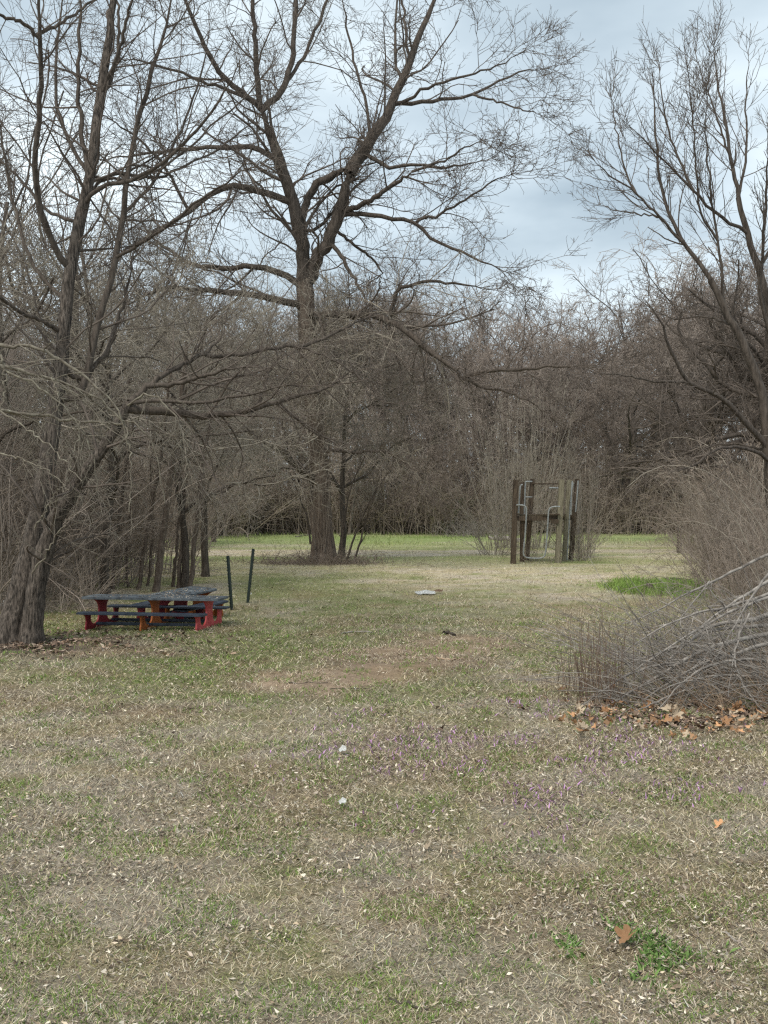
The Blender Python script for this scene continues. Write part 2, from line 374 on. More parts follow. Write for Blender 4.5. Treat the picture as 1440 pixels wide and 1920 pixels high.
def not_bare(x, y, rng):
    c = zones(x, y); bare = ((c[:, 0] > c[:, 1] * 1.36) | ((c.sum(1) < 0.56) & (c[:, 0] > c[:, 1] * 1.2))) & (y > 7.5)
    return ~(bare & (rng.random(len(x)) < 0.88))
blades('lawn_grass', 300000, 2.8, 16, (0.010, 0.040), (0.0024, 0.0060), (0.6, 1.5), grass_col, 'short dormant straw and green grass of the lawn', 'grass', 101, not_bare, quad=True)
blades('distant_lawn_grass', 75000, 15, 48, (0.02, 0.05), (0.002, 0.005), (0.4, 1.45), grass_col, 'short grass of the farther lawn beyond the bare earth', 'grass', 104, not_bare, quad=True)
def clump(x, y, rng):
    n = fbm(x * 3.6 + 40, y * 3.6, 201, 3); return (n + rng.normal(0, 0.02, len(x))) > 0.568
def clump_col(x, y, rng):
    v = rng.uniform(0.6, 1.4, len(x))[:, None]; k = rng.random(len(x))[:, None]
    return np.clip((np.array([[0.12, 0.215, 0.04]]) * k + np.array([[0.19, 0.26, 0.065]]) * (1 - k)) * v, 0, 1)
blades('green_grass_clumps', 150000, 2.8, 18, (0.012, 0.034), (0.003, 0.006), (0.15, 1.2), clump_col, 'fresh green grass and clover coming up in clumps', 'grass', 103, clump, quad=True)
def lush(x, y, rng):
    d = np.sqrt(((x - 6.1) / 1.25)**2 + ((y - 21.6) / 2.3)**2) + 0.9 * (fbm(x * 1.6, y * 1.6, 107, 3) - 0.5); return d < 0.85 + rng.normal(0, 0.16, len(x))
def lush_col(x, y, rng):
    v = rng.uniform(0.7, 1.35, len(x))[:, None]; k = rng.random(len(x))[:, None]; return (np.array([[0.19, 0.31, 0.06]]) * k + np.array([[0.24, 0.30, 0.10]]) * (1 - k)) * v
blades('lush_grass_patch', 220000, 17, 27, (0.05, 0.13), (0.003, 0.006), (0.0, 0.8), lush_col, 'bright green patch of taller grass near the stump', 'grass', 105, lush)
def edge_keep(x, y, rng): return rng.random(len(x)) < 0.7 * sst(fbm(x * 0.4, y * 0.4, 301), 0.35, 0.6)
blades('rough_grass', 16000, 44, 66, (0.06, 0.22), (0.006, 0.012), (0.1, 0.9), lambda x, y, r: zones(x, y) * r.uniform(0.7, 1.5, len(x))[:, None], 'rough longer grass at the far edge of the lawn', 'grass', 106, edge_keep, gain=0.3)

def litter(name, n, d0, d1, ln, wr, colours, label, seed, keep=None, spread=0.46):
    rng = np.random.default_rng(seed); x, y = wedge(n, d0, d1, rng, spread)
    if keep is not None:
        k = keep(x, y, rng); x, y = x[k], y[k]
    n = len(x); g = (y / 4.5)**0.28
    l = rng.uniform(*ln, n) * g; wd = l * rng.uniform(*wr, n); az = rng.uniform(0, 2 * np.pi, n)
    u = np.stack([np.cos(az), np.sin(az), rng.normal(0, 0.28, n)], 1); v = np.stack([-np.sin(az), np.cos(az), rng.normal(0, 0.45, n)], 1)
    c = np.stack([x, y, gz(x, y) + rng.uniform(0.006, 0.03, n) * g], 1)
    curl = (rng.uniform(-0.35, 0.55, n) * l)[:, None] * np.array([[0, 0, 1.0]])
    jj = rng.normal(0, 0.13, (n, 3)) * l[:, None] * np.array([[1, 1, 0.3]])
    V = np.stack([c - u * l[:, None] / 2 + curl * 0.5 + jj, c - v * wd[:, None] / 2 - jj * 0.6, c + v * wd[:, None] / 2, c + u * l[:, None] * 0.25 - v * wd[:, None] * 0.35 + curl * 0.1, c + u * l[:, None] * 0.25 + v * wd[:, None] * 0.35 + curl * 0.1, c + u * l[:, None] / 2 + curl * 0.5], 1).reshape(-1, 3)
    i = np.arange(n)[:, None] * 6
    T = np.concatenate([i + np.array([[0, 1, 2]]), i + np.array([[3, 5, 4]])]); Q = i + np.array([[1, 3, 4, 2]])
    cc = np.asarray(colours)[rng.integers(0, len(colours), n)] * np.clip(rng.lognormal(-0.22, 0.5, n), 0.25, 1.35)[:, None]
    return tag(link(name, mesh_raw(name, V, Q, T, colr=np.repeat(cc, 6, 0)), M['leafcol']), label, 'leaf litter', kind='stuff')
PALE = [(0.62, 0.54, 0.43), (0.50, 0.41, 0.30), (0.41, 0.32, 0.22), (0.60, 0.53, 0.43), (0.30, 0.22, 0.15), (0.45, 0.37, 0.30), (0.11, 0.08, 0.06), (0.18, 0.13, 0.09)]
def lit_keep(x, y, rng): return not_bare(x, y, rng) & (rng.random(len(x)) < 0.12 + 0.88 * sst(0.6 * fbm(x * 0.9, y * 0.9, 61, 3) + 0.4 * fbm(x * 4.1, y * 4.1, 67, 2), 0.40, 0.60) * (1 - 0.45 * sst(y, 9, 11) * (1 - sst(y, 15, 18))))
litter('leaf_litter', 145000, 2.8, 50, (0.007, 0.034), (0.10, 0.40), PALE, 'pale curled bits of dry leaf scattered over the lawn', 111, lit_keep)

# ------------------------------------------------------------------ trees
def ground_at(px, D): 
    x = (px - 720) / F * D; return np.array([x, D, float(gz(x, D))])
def build_tree(name, base, label, cat, trunk, limbs, twigs, mats, group=None, sides=(16, 7), bark=0.12):
    """trunk / limbs: lists of (P,R); twigs: list of tube tuples"""
    root = empty(name, base, label, cat, group)
    for P, R in trunk:
        link('trunk', tubes_mesh('trunk', [(P[None], R[None], sides[0], bark)], base), mats[0], root)
    for P, R in limbs:
        link('limb', tubes_mesh('limb', [(P[None], R[None], sides[1], 0.06)], base), mats[1], root)
    if twigs: link('crown', tubes_mesh('crown', twigs, base), mats[2], root)
    return root

# --- the big pecan in the middle -----------------------------------------
rng = np.random.default_rng(5)
DP = 31.0; B = ground_at(608, DP); S1 = DP / F
tr = [(trace([(609, 1062), (606, 1030), (603, 980), (600, 900), (592, 800), (582, 700), (576, 610), (570, 525)], DP, K=40), None)]
r = np.interp(np.linspace(0, 1, 40), [0, 0.03, 0.08, 0.2, 0.34, 0.5, 1], [0.54, 0.42, 0.34, 0.30, 0.30, 0.28, 0.25])
tr = [(tr[0][0], r)]
# pixels, start and end distance offsets, start and end diameters in photo pixels
PEC = [
 ([(572, 540), (566, 440), (548, 375), (522, 290), (492, 208)], 0, -1.0, 34, 21),
 ([(492, 212), (480, 150), (480, 80), (474, 0), (470, -60)], -1, -2, 14, 7),
 ([(497, 205), (535, 160), (548, 110), (552, 50), (553, 0), (556, -70)], -1, 0.5, 15, 8),
 ([(535, 158), (570, 110), (600, 40), (618, -10), (640, -60)], -0.8, 1.5, 9, 5),
 ([(490, 212), (425, 152), (392, 110), (372, 60), (350, 10), (330, -50)], -1, -3, 14, 6),
 ([(470, 195), (430, 170), (370, 150), (300, 120), (220, 110)], -1, -4, 9, 3),
 ([(575, 545), (600, 480), (628, 425), (645, 370), (655, 325)], 0, -0.4, 30, 27),
 ([(563, 430), (572, 380), (592, 345), (625, 327), (655, 315)], 0, -0.4, 18, 18),
 ([(652, 328), (690, 270), (722, 224), (747, 168), (770, 110), (792, 50), (815, -5), (840, -60)], -0.4, 1.5, 30, 7),
 ([(752, 208), (810, 192), (880, 180), (920, 163), (965, 138), (1005, 125), (1046, 131)], 0, 1.5, 11, 2),
 ([(745, 190), (800, 165), (860, 145), (930, 128), (985, 95)], 0, -2.0, 8, 2),
 ([(880, 180), (930, 190), (980, 205), (1022, 216)], 0.8, -0.6, 6, 2),
 ([(765, 120), (760, 60), (752, -5), (750, -60)], 0.6, 2.5, 8, 4),
 ([(695, 265), (690, 200), (665, 120), (648, 40), (640, -20)], 0, 2.5, 8, 4),
 ([(640, 412), (690, 378), (740, 345), (772, 322)], -0.2, -1.5, 13, 8),
 ([(690, 305), (722, 315), (780, 310), (850, 318), (905, 300)], -0.2, -2.5, 10, 3),
 ([(772, 322), (840, 300), (880, 270), (915, 262)], -1.5, -3, 6, 2),
 ([(640, 408), (670, 397), (730, 410), (775, 412), (790, 432), (850, 468), (905, 490), (962, 512)], -0.2, -2.5, 12, 3),
 ([(785, 425), (840, 395), (890, 365), (930, 335), (975, 325)], -1.2, -3, 7, 2),
 ([(632, 430), (665, 460), (700, 485), (720, 510), (705, 525)], 0, 1.0, 8, 4),
 ([(625, 450), (640, 480), (652, 505), (680, 545), (690, 580)], 0, -1.2, 11, 4),
 ([(575, 440), (600, 430), (640, 370), (700, 325), (720, 300)], -0.2, 1.6, 9, 3),
 ([(532, 390), (482, 355), (432, 344), (392, 365), (350, 400), (300, 430), (245, 462), (200, 500)], -0.3, -3, 17, 5),
 ([(350, 400), (330, 350), (300, 300), (250, 250), (190, 215)], -1.8, -3.5, 8, 3),
 ([(515, 302), (482, 274), (430, 276), (350, 279), (260, 290), (180, 300)], -0.5, 2.5, 14, 4),
 ([(562, 535), (520, 505), (470, 498), (400, 503), (350, 495), (300, 455), (255, 425)], 0, 2.5, 17, 6),
 ([(572, 575), (520, 560), (430, 548), (350, 540), (290, 545), (230, 575)], 0, -2.5, 18, 6),
 ([(580, 590), (640, 590), (705, 588), (735, 602), (790, 645), (838, 680), (872, 712)], 0, -4.0, 19, 11),
 ([(872, 712), (912, 694), (975, 694), (1050, 684), (1120, 690)], -4, -6, 9, 2),
 ([(868, 710), (905, 725), (960, 738), (1010, 760), (1040, 790)], -4, -5, 7, 2),
 ([(728, 600), (735, 548), (790, 526), (860, 530), (920, 545)], -1.5, -3, 10, 3),
 ([(735, 602), (745, 660), (755, 730), (760, 800)], -1.6, -2.6, 7, 2),
 ([(598, 905), (572, 885), (530, 850), (482, 815), (440, 795), (400, 788)], 0, -3, 22, 7),
 ([(590, 862), (620, 843), (660, 850), (700, 845), (745, 855), (800, 900)], -0.6, -3, 8, 3),
 ([(596, 800), (560, 740), (520, 690), (470, 660)], 0.3, 3, 12, 4),
 ([(590, 700), (640, 660), (700, 640), (760, 650)], 0.3, 4, 12, 3),
]
PEC += [([(585, 700), (562, 655), (540, 640), (505, 660)], 0, -4.0, 8, 3), ([(580, 640), (610, 612), (645, 640), (660, 700)], 0, -4.5, 9, 3), ([(590, 770), (604, 725), (592, 690), (560, 720), (545, 780)], 0, -4.0, 7, 2), ([(576, 600), (592, 580), (606, 620), (615, 700)], 0, -5.0, 8, 2), ([(580, 660), (600, 640), (630, 660), (640, 740)], 0, -3.2, 7, 2)]
lim = limbs_from(PEC, DP, tr, 18, rng, 0.025, S1 * 0.82)
L0f = cat2(lim); L0 = (L0f[0][:36], L0f[1][:36]); L0b = (L0[0][[0, 6, 8, 22, 24, 25, 26, 27]], L0[1][[0, 6, 8, 22, 24, 25, 26, 27]])
L1 = grow(*L0, rng, 1.15, (1.2, 3.4), 0.85, 8, 0.19, 0.03, 0.45, 0.035, 0.011, 0.12)
L1b = grow(*L0b, rng, 0.5, (2.0, 4.5), 0.9, 8, 0.17, 0.04, 0.5, 0.06, 0.012, 0.15)
L1 = join(L1, L1b, tips(L0, rng, 4, (1.6, 3.0), 8, 0.008))
L2 = grow(*L1, rng, 2.8, (0.5, 1.7), 0.85, 6, 0.20, 0.02, 0.6, 0.03, 0.008, 0.1)
L2b = grow(*L0, rng, 1.1, (0.5, 1.5), 0.9, 6, 0.20, 0.02, 0.35, 0.02, 0.008, 0.25)
L2 = join(L2, L2b, tips(L1, rng, 2, (0.8, 1.4), 6, 0.006))
L3 = grow(*L2, rng, 4.4, (0.25, 0.85), 0.85, 5, 0.24, 0.02, 0.65, 0.011, 0.0062, 0.1)
L4 = grow(*L3, rng, 3.4, (0.12, 0.36), 0.8, 3, 0.25, 0.02, 0.7, 0.008, 0.0056, 0.2)
dr_i = [22, 25, 26, 27, 30, 32, 33, 34, 35] + list(range(36, 41)) * 2
G1 = grow(L0f[0][dr_i], L0f[1][dr_i], rng, 2.2, (1.0, 3.2), 1.0, 9, 0.13, 0.02, 0.4, 0.016, 0.008, 0.05, grav=0.22)
G2 = grow(*G1, rng, 3.2, (0.4, 1.3), 0.8, 6, 0.17, 0.0, 0.6, 0.010, 0.006, 0.1, grav=0.1)
G3 = grow(*G2, rng, 3.6, (0.15, 0.5), 0.8, 3, 0.2, 0.0, 0.65, 0.008, 0.0055)
pecan = build_tree('pecan_tree', B, 'big bare pecan tree with forked trunk standing alone in the lawn', 'tree', tr, lim,
           [(*L1, 5), (*L2, 3), (*L3, 3), (*L4, 3)], (M['bark_brown'], M['bark'], M['twig']), sides=(28, 9), bark=0.16)
print('pecan twigs', len(L1[0]), len(L2[0]), len(L3[0]), len(L4[0]))
link('drooping_twigs', tubes_mesh('drooping_twigs', [(*G1, 4), (*G2, 3), (*G3, 3)], B), M['twig_pale'], pecan)
print('droop', len(G1[0]), len(G2[0]), len(G3[0]))
# vine tangle round its trunk
vs = walk(np.array([B + [rng.uniform(-0.28, 0.28), -0.4, 0.1] for _ in range(10)]), unit(rng.normal(size=(10, 3)) * 0.12 + [0, 0, 1]), rng.uniform(6, 9.5, 10), 14, 0.07, 0.06, rng)
v1 = grow(vs, np.full((10, 14), 0.012), rng, 6.0, (0.7, 2.8), 1.0, 7, 0.20, 0.0, 0.7, 0.010, 0.005, 0.5)
v2 = grow(*v1, rng, 5.0, (0.2, 0.8), 0.9, 3, 0.25, 0, 0.7, 0.008, 0.0045)
vr = empty('climbing_vine', B, 'dry climbing vine tangled over the trunk of the big pecan', 'vine')
link('stem', tubes_mesh('stem', [(vs, np.full((10, 14), 0.010), 4)], B), M['twig_brown'], vr)
link('tendril', tubes_mesh('tendril', [(*v1, 3), (*v2, 3)], B), M['twig_pale'], vr)
# young shoots beside the trunk
for pp, lab in (([(640, 1048), (645, 980), (655, 920), (672, 880), (690, 840)], 'dark straight shoot springing up just right of the pecan trunk'),
                ([(650, 1050), (672, 985), (690, 945), (720, 900), (745, 850)], 'brown slanting shoot right of the pecan base'),
                ([(664, 1052), (680, 1000), (690, 960), (702, 930), (715, 880)], 'mossy yellow-brown shoot farthest right of the pecan base'),
                ([(582, 1020), (580, 980), (570, 950), (555, 915), (545, 890)], 'thin curved shoot leaning off the left of the pecan trunk')):
    P = trace(pp, 30.4, 29.8, 14, rng, 0.01); R = taper(0.034, 0.014, 14)
    a = grow(P[None], R[None], rng, 3.0, (0.6, 1.8), 0.7, 6, 0.15, 0.05, 0.6, 0.02, 0.007); b = grow(*a, rng, 3, (0.2, 0.7), 0.7, 4, 0.2, 0.02, 0.6, 0.01, 0.005)
    build_tree('sapling', P[0], lab, 'sapling', [(P, R)], [], [(*a, 3), (*b, 3)], (M['bark_dark'], M['bark'], M['twig']), group='shoots round the pecan', sides=(7, 5), bark=0)

# --- leaning double-stemmed tree at the left edge ------------------------
rng = np.random.default_rng(17)
DL = 13.2; S1 = DL / F; B = ground_at(36, DL)
ST = [
 ([(16, 1222), (30, 1150), (48, 1080), (66, 1000), (84, 900), (100, 790), (113, 700), (122, 600), (128, 520), (146, 430), (170, 330), (186, 190), (206, 60), (222, -60)], 0, 1.5, [50, 42, 34, 28, 25, 23, 21, 19, 16, 12]),
 ([(58, 1218), (62, 1150), (72, 1075), (98, 985), (140, 915), (188, 850), (222, 795), (243, 755)], -0.05, -0.3, [43, 36, 32, 29, 26, 22, 19, 16]),
]
tr = []
for p, d0, d1, ws in ST:
    K = 44; P = trace(p, DL + d0, DL + d1, K, rng, 0.006); tr.append((P, np.interp(np.linspace(0, 1, K), np.linspace(0, 1, len(ws)), ws) * S1 / 2 * np.interp(np.arange(K), [0, 3, 6], [1.25, 1.06, 1])))
LF = [
 ([(240, 762), (290, 770), (350, 776), (432, 779), (490, 762), (545, 745), (600, 735), (640, 712), (672, 684)], -0.3, 0.8, 22, 5),
 ([(484, 764), (497, 730), (500, 700), (512, 685), (525, 672)], 0.2, 0.5, 10, 6),
 ([(236, 756), (272, 730), (300, 705), (345, 682), (380, 662), (408, 642), (416, 634)], -0.3, 0.6, 17, 7),
 ([(380, 664), (430, 668), (480, 660), (530, 650), (570, 648), (620, 630), (665, 606), (700, 590)], 0.1, 1.4, 11, 7),
 ([(545, 650), (610, 665), (660, 695), (700, 735), (735, 760)], 0.7, 0.4, 6, 2),
 ([(278, 728), (330, 720), (380, 705), (430, 692), (462, 688)], -0.3, -1.0, 13, 5),
 ([(245, 760), (310, 752), (380, 758), (440, 742), (490, 735), (560, 715)], -0.3, -1.6, 10, 3),
 ([(113, 700), (150, 720), (205, 660), (235, 560), (250, 480)], 0.2, 1.6, 13, 6),
 ([(108, 745), (130, 760), (158, 730), (172, 660), (185, 600), (207, 540), (215, 480), (232, 400), (240, 320), (262, 210), (300, 90), (330, -40)], 0.3, 2.0, 20, 9),
 ([(128, 520), (100, 460), (70, 380), (62, 300), (78, 200), (75, 60), (70, -50)], 0.3, -0.8, 17, 8),
 ([(160, 380), (190, 340), (240, 345), (300, 310), (360, 255), (420, 180), (450, 110)], 0.8, -0.2, 12, 4),
 ([(150, 420), (170, 345), (220, 330), (290, 300), (340, 250)], 0.7, 2.2, 10, 3),
 ([(172, 320), (150, 240), (146, 150), (150, 60), (150, -40)], 0.9, 1.6, 13, 7),
 ([(186, 190), (215, 120), (240, 40), (260, -40)], 1.2, 0.6, 11, 6),
 ([(120, 640), (80, 600), (40, 590), (0, 560), (-60, 520)], 0.2, -0.6, 12, 5),
 ([(75, 60), (40, 35), (0, 33), (-60, 20)], -0.5, -1, 10, 5), ([(78, 60), (120, 40), (160, 10), (220, -20)], -0.5, 0.3, 9, 4),
 ([(170, 330), (120, 260), (100, 160), (110, 60), (118, -40)], 0.9, 2.2, 11, 5), ([(186, 190), (210, 150), (225, 90), (218, 10), (215, -50)], 1.2, 2.4, 10, 6),
 ([(145, 430), (90, 400), (40, 340), (0, 300), (-50, 250)], 0.6, 1.5, 10, 4), ([(125, 560), (60, 500), (30, 400), (10, 300), (-10, 180)], 0.3, 1.8, 10, 4), ([(235, 400), (300, 330), (345, 230), (380, 140), (395, 40)], 1.2, 2.8, 9, 4), ([(215, 480), (290, 440), (370, 380), (440, 330), (500, 300)], 1.0, -0.6, 9, 3),
 ([(222, 330), (300, 335), (350, 310), (430, 270), (500, 200)], 1.0, 3.2, 9, 3),
 ([(150, 340), (250, 345), (330, 300), (400, 230), (470, 180), (520, 100)], 0.7, 2.6, 8, 3),
]
lim = limbs_from(LF, DL, tr, 20, rng, 0.012, S1 * 0.8)
L0 = cat2(lim); Lt = (np.stack([trace(p, DL + d0, DL + d1, 20, rng) for p, d0, d1, _ in ST]), np.stack([taper(0.14, 0.09, 20)] * 2))
L1 = grow(*L0, rng, 3.6, (0.5, 2.2), 0.85, 8, 0.13, 0.02, 0.5, 0.022, 0.006, 0.1)
L1b = grow(*Lt, rng, 3.6, (0.6, 2.4), 0.95, 8, 0.13, 0.02, 0.3, 0.022, 0.006, 0.3)
L1 = join(L1, L1b, tips(L0, rng, 4, (0.7, 1.6), 8, 0.005))
L2 = grow(*L1, rng, 4.8, (0.3, 1.2), 0.85, 6, 0.16, 0.0, 0.6, 0.010, 0.0035, 0.1)
L3 = grow(*L2, rng, 5.4, (0.15, 0.6), 0.8, 4, 0.18, 0.0, 0.65, 0.006, 0.0028, 0.1)
root = build_tree('leaning_tree', B, 'bare double-stemmed tree with shaggy bark leaning at the left edge beside the picnic tables', 'tree', tr, lim,
           [(*L1, 4), (*L2, 3), (*L3, 3)], (M['bark_rough'], M['bark'], M['twig']), sides=(30, 9), bark=0.16)
print('left twigs', len(L1[0]), len(L2[0]), len(L3[0]))
# pale lichen-covered drooping branches, nearer the camera
DR = [
 ([(-60, 655), (0, 648), (70, 650), (110, 668), (160, 705), (205, 745), (232, 790), (240, 850)], -2.2, -2.0, 9, 4),
 ([(-60, 670), (0, 683), (60, 700), (100, 710), (145, 728), (190, 752), (230, 790), (262, 800), (285, 828), (300, 885), (308, 940)], -2.4, -1.8, 8, 2),
 ([(-60, 760), (0, 768), (50, 778), (110, 785), (160, 792), (232, 796)], -2.0, -1.2, 10, 5),
 ([(-60, 640), (0, 690), (60, 715), (90, 740), (120, 760), (150, 800), (178, 860), (185, 920)], -2.6, -2.2, 6, 2),
 ([(232, 790), (238, 820), (247, 860), (245, 910), (243, 960)], -2.0, -2.2, 4, 2),
 ([(240, 760), (275, 735), (305, 752), (330, 775), (345, 810), (347, 875), (352, 900)], -1.6, -1.9, 5, 2),
 ([(0, 660), (8, 690), (10, 730), (2, 765)], -2.8, -2.8, 6, 4),
 ([(95, 702), (104, 722), (112, 750), (106, 772)], -2.4, -2.6, 4, 2),
 ([(150, 790), (148, 820), (135, 850), (125, 890), (118, 925)], -2.0, -2.3, 4, 2),
 ([(0, 770), (60, 810), (110, 850), (150, 900)], -2.0, -2.6, 4, 2), ([(0, 850), (45, 862), (90, 880), (130, 920)], -2.0, -2.4, 4, 2),
 ([(60, 1075), (80, 1050), (95, 1020), (120, 985), (145, 955)], -1.2, -1.6, 5, 2), ([(65, 990), (85, 960), (100, 930), (118, 908)], -1.2, -1.5, 4, 2),
]
lim2 = [(trace(p, DL + d0, DL + d1, 26, rng, 0.012), taper(a * 0.7 * S1 / 2, b * 0.6 * S1 / 2, 26)) for p, d0, d1, a, b in DR]
Q0 = cat2(lim2)
Q1 = grow(*Q0, rng, 4.0, (0.3, 1.1), 0.8, 7, 0.13, -0.05, 0.55, 0.008, 0.0035, 0.15)
Q2 = grow(*Q1, rng, 5.0, (0.12, 0.5), 0.8, 4, 0.16, -0.03, 0.6, 0.005, 0.0028, 0.1)
for P, R in lim2: link('drooping_limb', tubes_mesh('drooping_limb', [(P[None], R[None], 6, 0.1)], B), M['lichen'], root)
dl = link('drooping_twigs', tubes_mesh('drooping_twigs', [(*Q1, 3), (*Q2, 3)], B), M['lichen'], root)

# --- willow-like tree at the right edge ----------------------------------
rng = np.random.default_rng(29)
DR_ = 19.0; S1 = DR_ / F; B = ground_at(1462, DR_)
tr = [(trace([(1462, 1130), (1452, 980), (1443, 850), (1432, 745), (1405, 668), (1372, 605), (1332, 525)], DR_, DR_ - 0.2, 34, rng, 0.008), np.interp(np.linspace(0, 1, 34), [0, 0.05, 0.3, 0.6, 1], [0.22, 0.17, 0.13, 0.085, 0.06])),
      (trace([(1475, 1130), (1470, 950), (1462, 760), (1446, 590), (1425, 510), (1402, 440), (1384, 370)], DR_ + 0.3, DR_ + 0.9, 34, rng, 0.008), np.interp(np.linspace(0, 1, 34), [0, 0.05, 0.3, 1], [0.20, 0.15, 0.11, 0.05]))]
RT = [
 ([(1334, 530), (1292, 472), (1256, 412), (1240, 350), (1231, 300), (1226, 220), (1224, 130)], -0.2, 0.2, 13, 3),
 ([(1292, 472), (1242, 412), (1192, 362), (1150, 335), (1120, 308), (1098, 285)], -0.1, -0.8, 9, 2),
 ([(1192, 362), (1170, 320), (1160, 270), (1150, 215), (1148, 172)], -0.4, 0.4, 6, 2),
 ([(1384, 372), (1370, 300), (1362, 230), (1342, 140), (1340, 60)], 0.9, 1.2, 13, 2),
 ([(1400, 450), (1342, 402), (1302, 362), (1260, 312), (1232, 292), (1192, 246), (1165, 222)], 0.6, -0.6, 11, 2),
 ([(1302, 362), (1272, 300), (1250, 230), (1240, 170), (1235, 110)], 0.2, 0.9, 8, 2),
 ([(1362, 585), (1348, 470), (1338, 405), (1327, 310), (1322, 240), (1330, 150)], -0.1, -0.8, 9, 2),
 ([(1345, 450), (1310, 400), (1306, 330), (1300, 250), (1296, 180), (1285, 110)], -0.3, -1.2, 7, 2),
 ([(1370, 300), (1340, 210), (1320, 150), (1300, 90)], 0.9, 1.8, 7, 2), ([(1384, 372), (1402, 290), (1398, 200), (1402, 130), (1405, 90)], 0.9, 1.4, 9, 2),
 ([(1240, 412), (1190, 400), (1150, 395), (1118, 380)], -0.2, 0.6, 5, 2),
 ([(1443, 850), (1400, 792), (1352, 742), (1292, 722), (1272, 690), (1252, 642), (1240, 600), (1205, 560)], -0.1, -1.5, 18, 4),
 ([(1292, 722), (1222, 716), (1172, 702), (1110, 700)], -0.8, -1.8, 8, 2),
 ([(1452, 870), (1400, 836), (1340, 842), (1300, 875), (1250, 890)], -0.2, -2.0, 12, 3),
 ([(1440, 842), (1380, 830), (1330, 836), (1290, 862)], -0.2, 0.8, 9, 3),
 ([(1400, 668), (1350, 640), (1300, 640), (1250, 660)], -0.1, 1.0, 8, 2), ([(1448, 640), (1420, 560), (1430, 460), (1436, 380), (1440, 250)], 0.3, -0.6, 12, 4),
 ([(1420, 500), (1470, 420), (1490, 300), (1500, 150)], 0.5, 0.9, 11, 3), ([(1372, 605), (1320, 590), (1270, 600), (1220, 585)], 0, 1.4, 8, 2),
]
lim = limbs_from(RT, DR_, tr, 18, rng, 0.012, S1 * 0.68)
L0 = cat2(lim); up_i = [0, 1, 2, 3, 4, 5, 6, 7, 8, 9, 10, 16, 17]; lo_i = [11, 12, 13, 14, 15, 18]
U1 = grow(L0[0][up_i], L0[1][up_i], rng, 4.0, (0.5, 1.7), 0.55, 7, 0.09, 0.10, 0.5, 0.016, 0.006, 0.1)
U1 = join(U1, tips((L0[0][up_i], L0[1][up_i]), rng, 4, (0.6, 1.2), 7, 0.005))
U2 = grow(*U1, rng, 5.2, (0.25, 0.8), 0.6, 5, 0.10, 0.08, 0.6, 0.008, 0.0042, 0.1)
U2b = grow(L0[0][up_i], L0[1][up_i], rng, 2.5, (0.2, 0.6), 0.7, 5, 0.10, 0.08, 0.4, 0.008, 0.0042, 0.4)
U3 = grow(*U2, rng, 7.5, (0.1, 0.3), 0.6, 3, 0.12, 0.05, 0.65, 0.006, 0.0036, 0.1)
W1 = grow(L0[0][lo_i], L0[1][lo_i], rng, 5.0, (0.5, 1.8), 0.85, 8, 0.14, 0.0, 0.5, 0.014, 0.006, 0.1, grav=0.08)
W2 = grow(*W1, rng, 5.0, (0.25, 1.0), 0.8, 6, 0.15, 0, 0.6, 0.007, 0.004, 0.1, grav=0.1)
W3 = grow(*W2, rng, 4.5, (0.1, 0.4), 0.8, 3, 0.15, 0, 0.65, 0.006, 0.0036, 0.1)
build_tree('slender_tree', B, 'tall slender bare tree with upswept branches at the right edge', 'tree', tr, lim,
           [(*U1, 4), (*U2, 3), (*U2b, 3), (*U3, 3), (*W1, 4), (*W2, 3), (*W3, 3)], (M['bark'], M['bark'], M['twig']), sides=(14, 7), bark=0.1)
print('right twigs', len(U1[0]), len(U2[0]), len(U3[0]), len(W2[0]), len(W3[0]))

ORD = ['first', 'second', 'third', 'fourth', 'fifth', 'sixth', 'seventh', 'eighth', 'ninth', 'tenth', 'eleventh', 'twelfth', 'thirteenth', 'fourteenth']
def rank(lst, px): return ORD[sorted(q[0] for q in lst).index(px)]
# --- kinds of tree for the woods -----------------------------------------
def wild(seed, h, r, fork=(0.35, 1.0), nf=7, ang=0.55, up=0.05, wander=0.14, dens=1.0, twig=0.009, spread=0.5):
    rng = np.random.default_rng(seed)
    P = walk(np.zeros((1, 3)) - [0, 0, 0.15], unit(np.array([[rng.normal(0, 0.07), rng.normal(0, 0.07), 1.0]])), np.array([h * 0.62]), 18, 0.05, 0.05, rng)
    R = np.interp(np.linspace(0, 1, 18), [0, 0.04, 0.1, 1], [r * 1.45, r * 1.15, r, r * 0.42])[None]
    A = grow(P, R, rng, 0, (h * spread * 0.8, h * spread * 1.25), ang, 12, wander, up, 0.72, r, 0.03, fork[0], 0.25, number=nf)
    Bq = grow(*A, rng, 1.5 * dens, (1.4, 3.8), 0.8, 8, wander * 1.1, 0.03, 0.55, 0.05, 0.014, 0.1)
    C = grow(*Bq, rng, 3.2 * dens, (0.6, 1.7), 0.8, 5, 0.2, 0.02, 0.6, 0.025, twig * 1.2, 0.1)
    C2 = grow(*A, rng, 1.6 * dens, (0.6, 1.6), 0.8, 5, 0.2, 0.02, 0.3, 0.02, twig * 1.2, 0.3)
    C = (np.concatenate([C[0], C2[0]]), np.concatenate([C[1], C2[1]]))
    Dq = grow(*C, rng, 5.2 * dens, (0.25, 0.85), 0.8, 3, 0.22, 0.0, 0.65, 0.014, twig, 0.1)
    return (P, R), A, Bq, C, Dq
def make_wild(name, seed, label, group, mats, **k):
    (P, R), A, Bq, C, Dq = wild(seed, **k)
    root = empty(name, (0, 0, 0), label, 'tree', group)
    link('trunk', tubes_mesh('trunk', [(P, R, 8, 0.08), (*A, 6, 0.05)]), mats[0], root)
    link('crown', tubes_mesh('crown', [(*Bq, 4), (*C, 3), (*Dq, 3)]), mats[1], root)
    print(name, len(A[0]), len(Bq[0]), len(C[0]), len(Dq[0]))
    return root
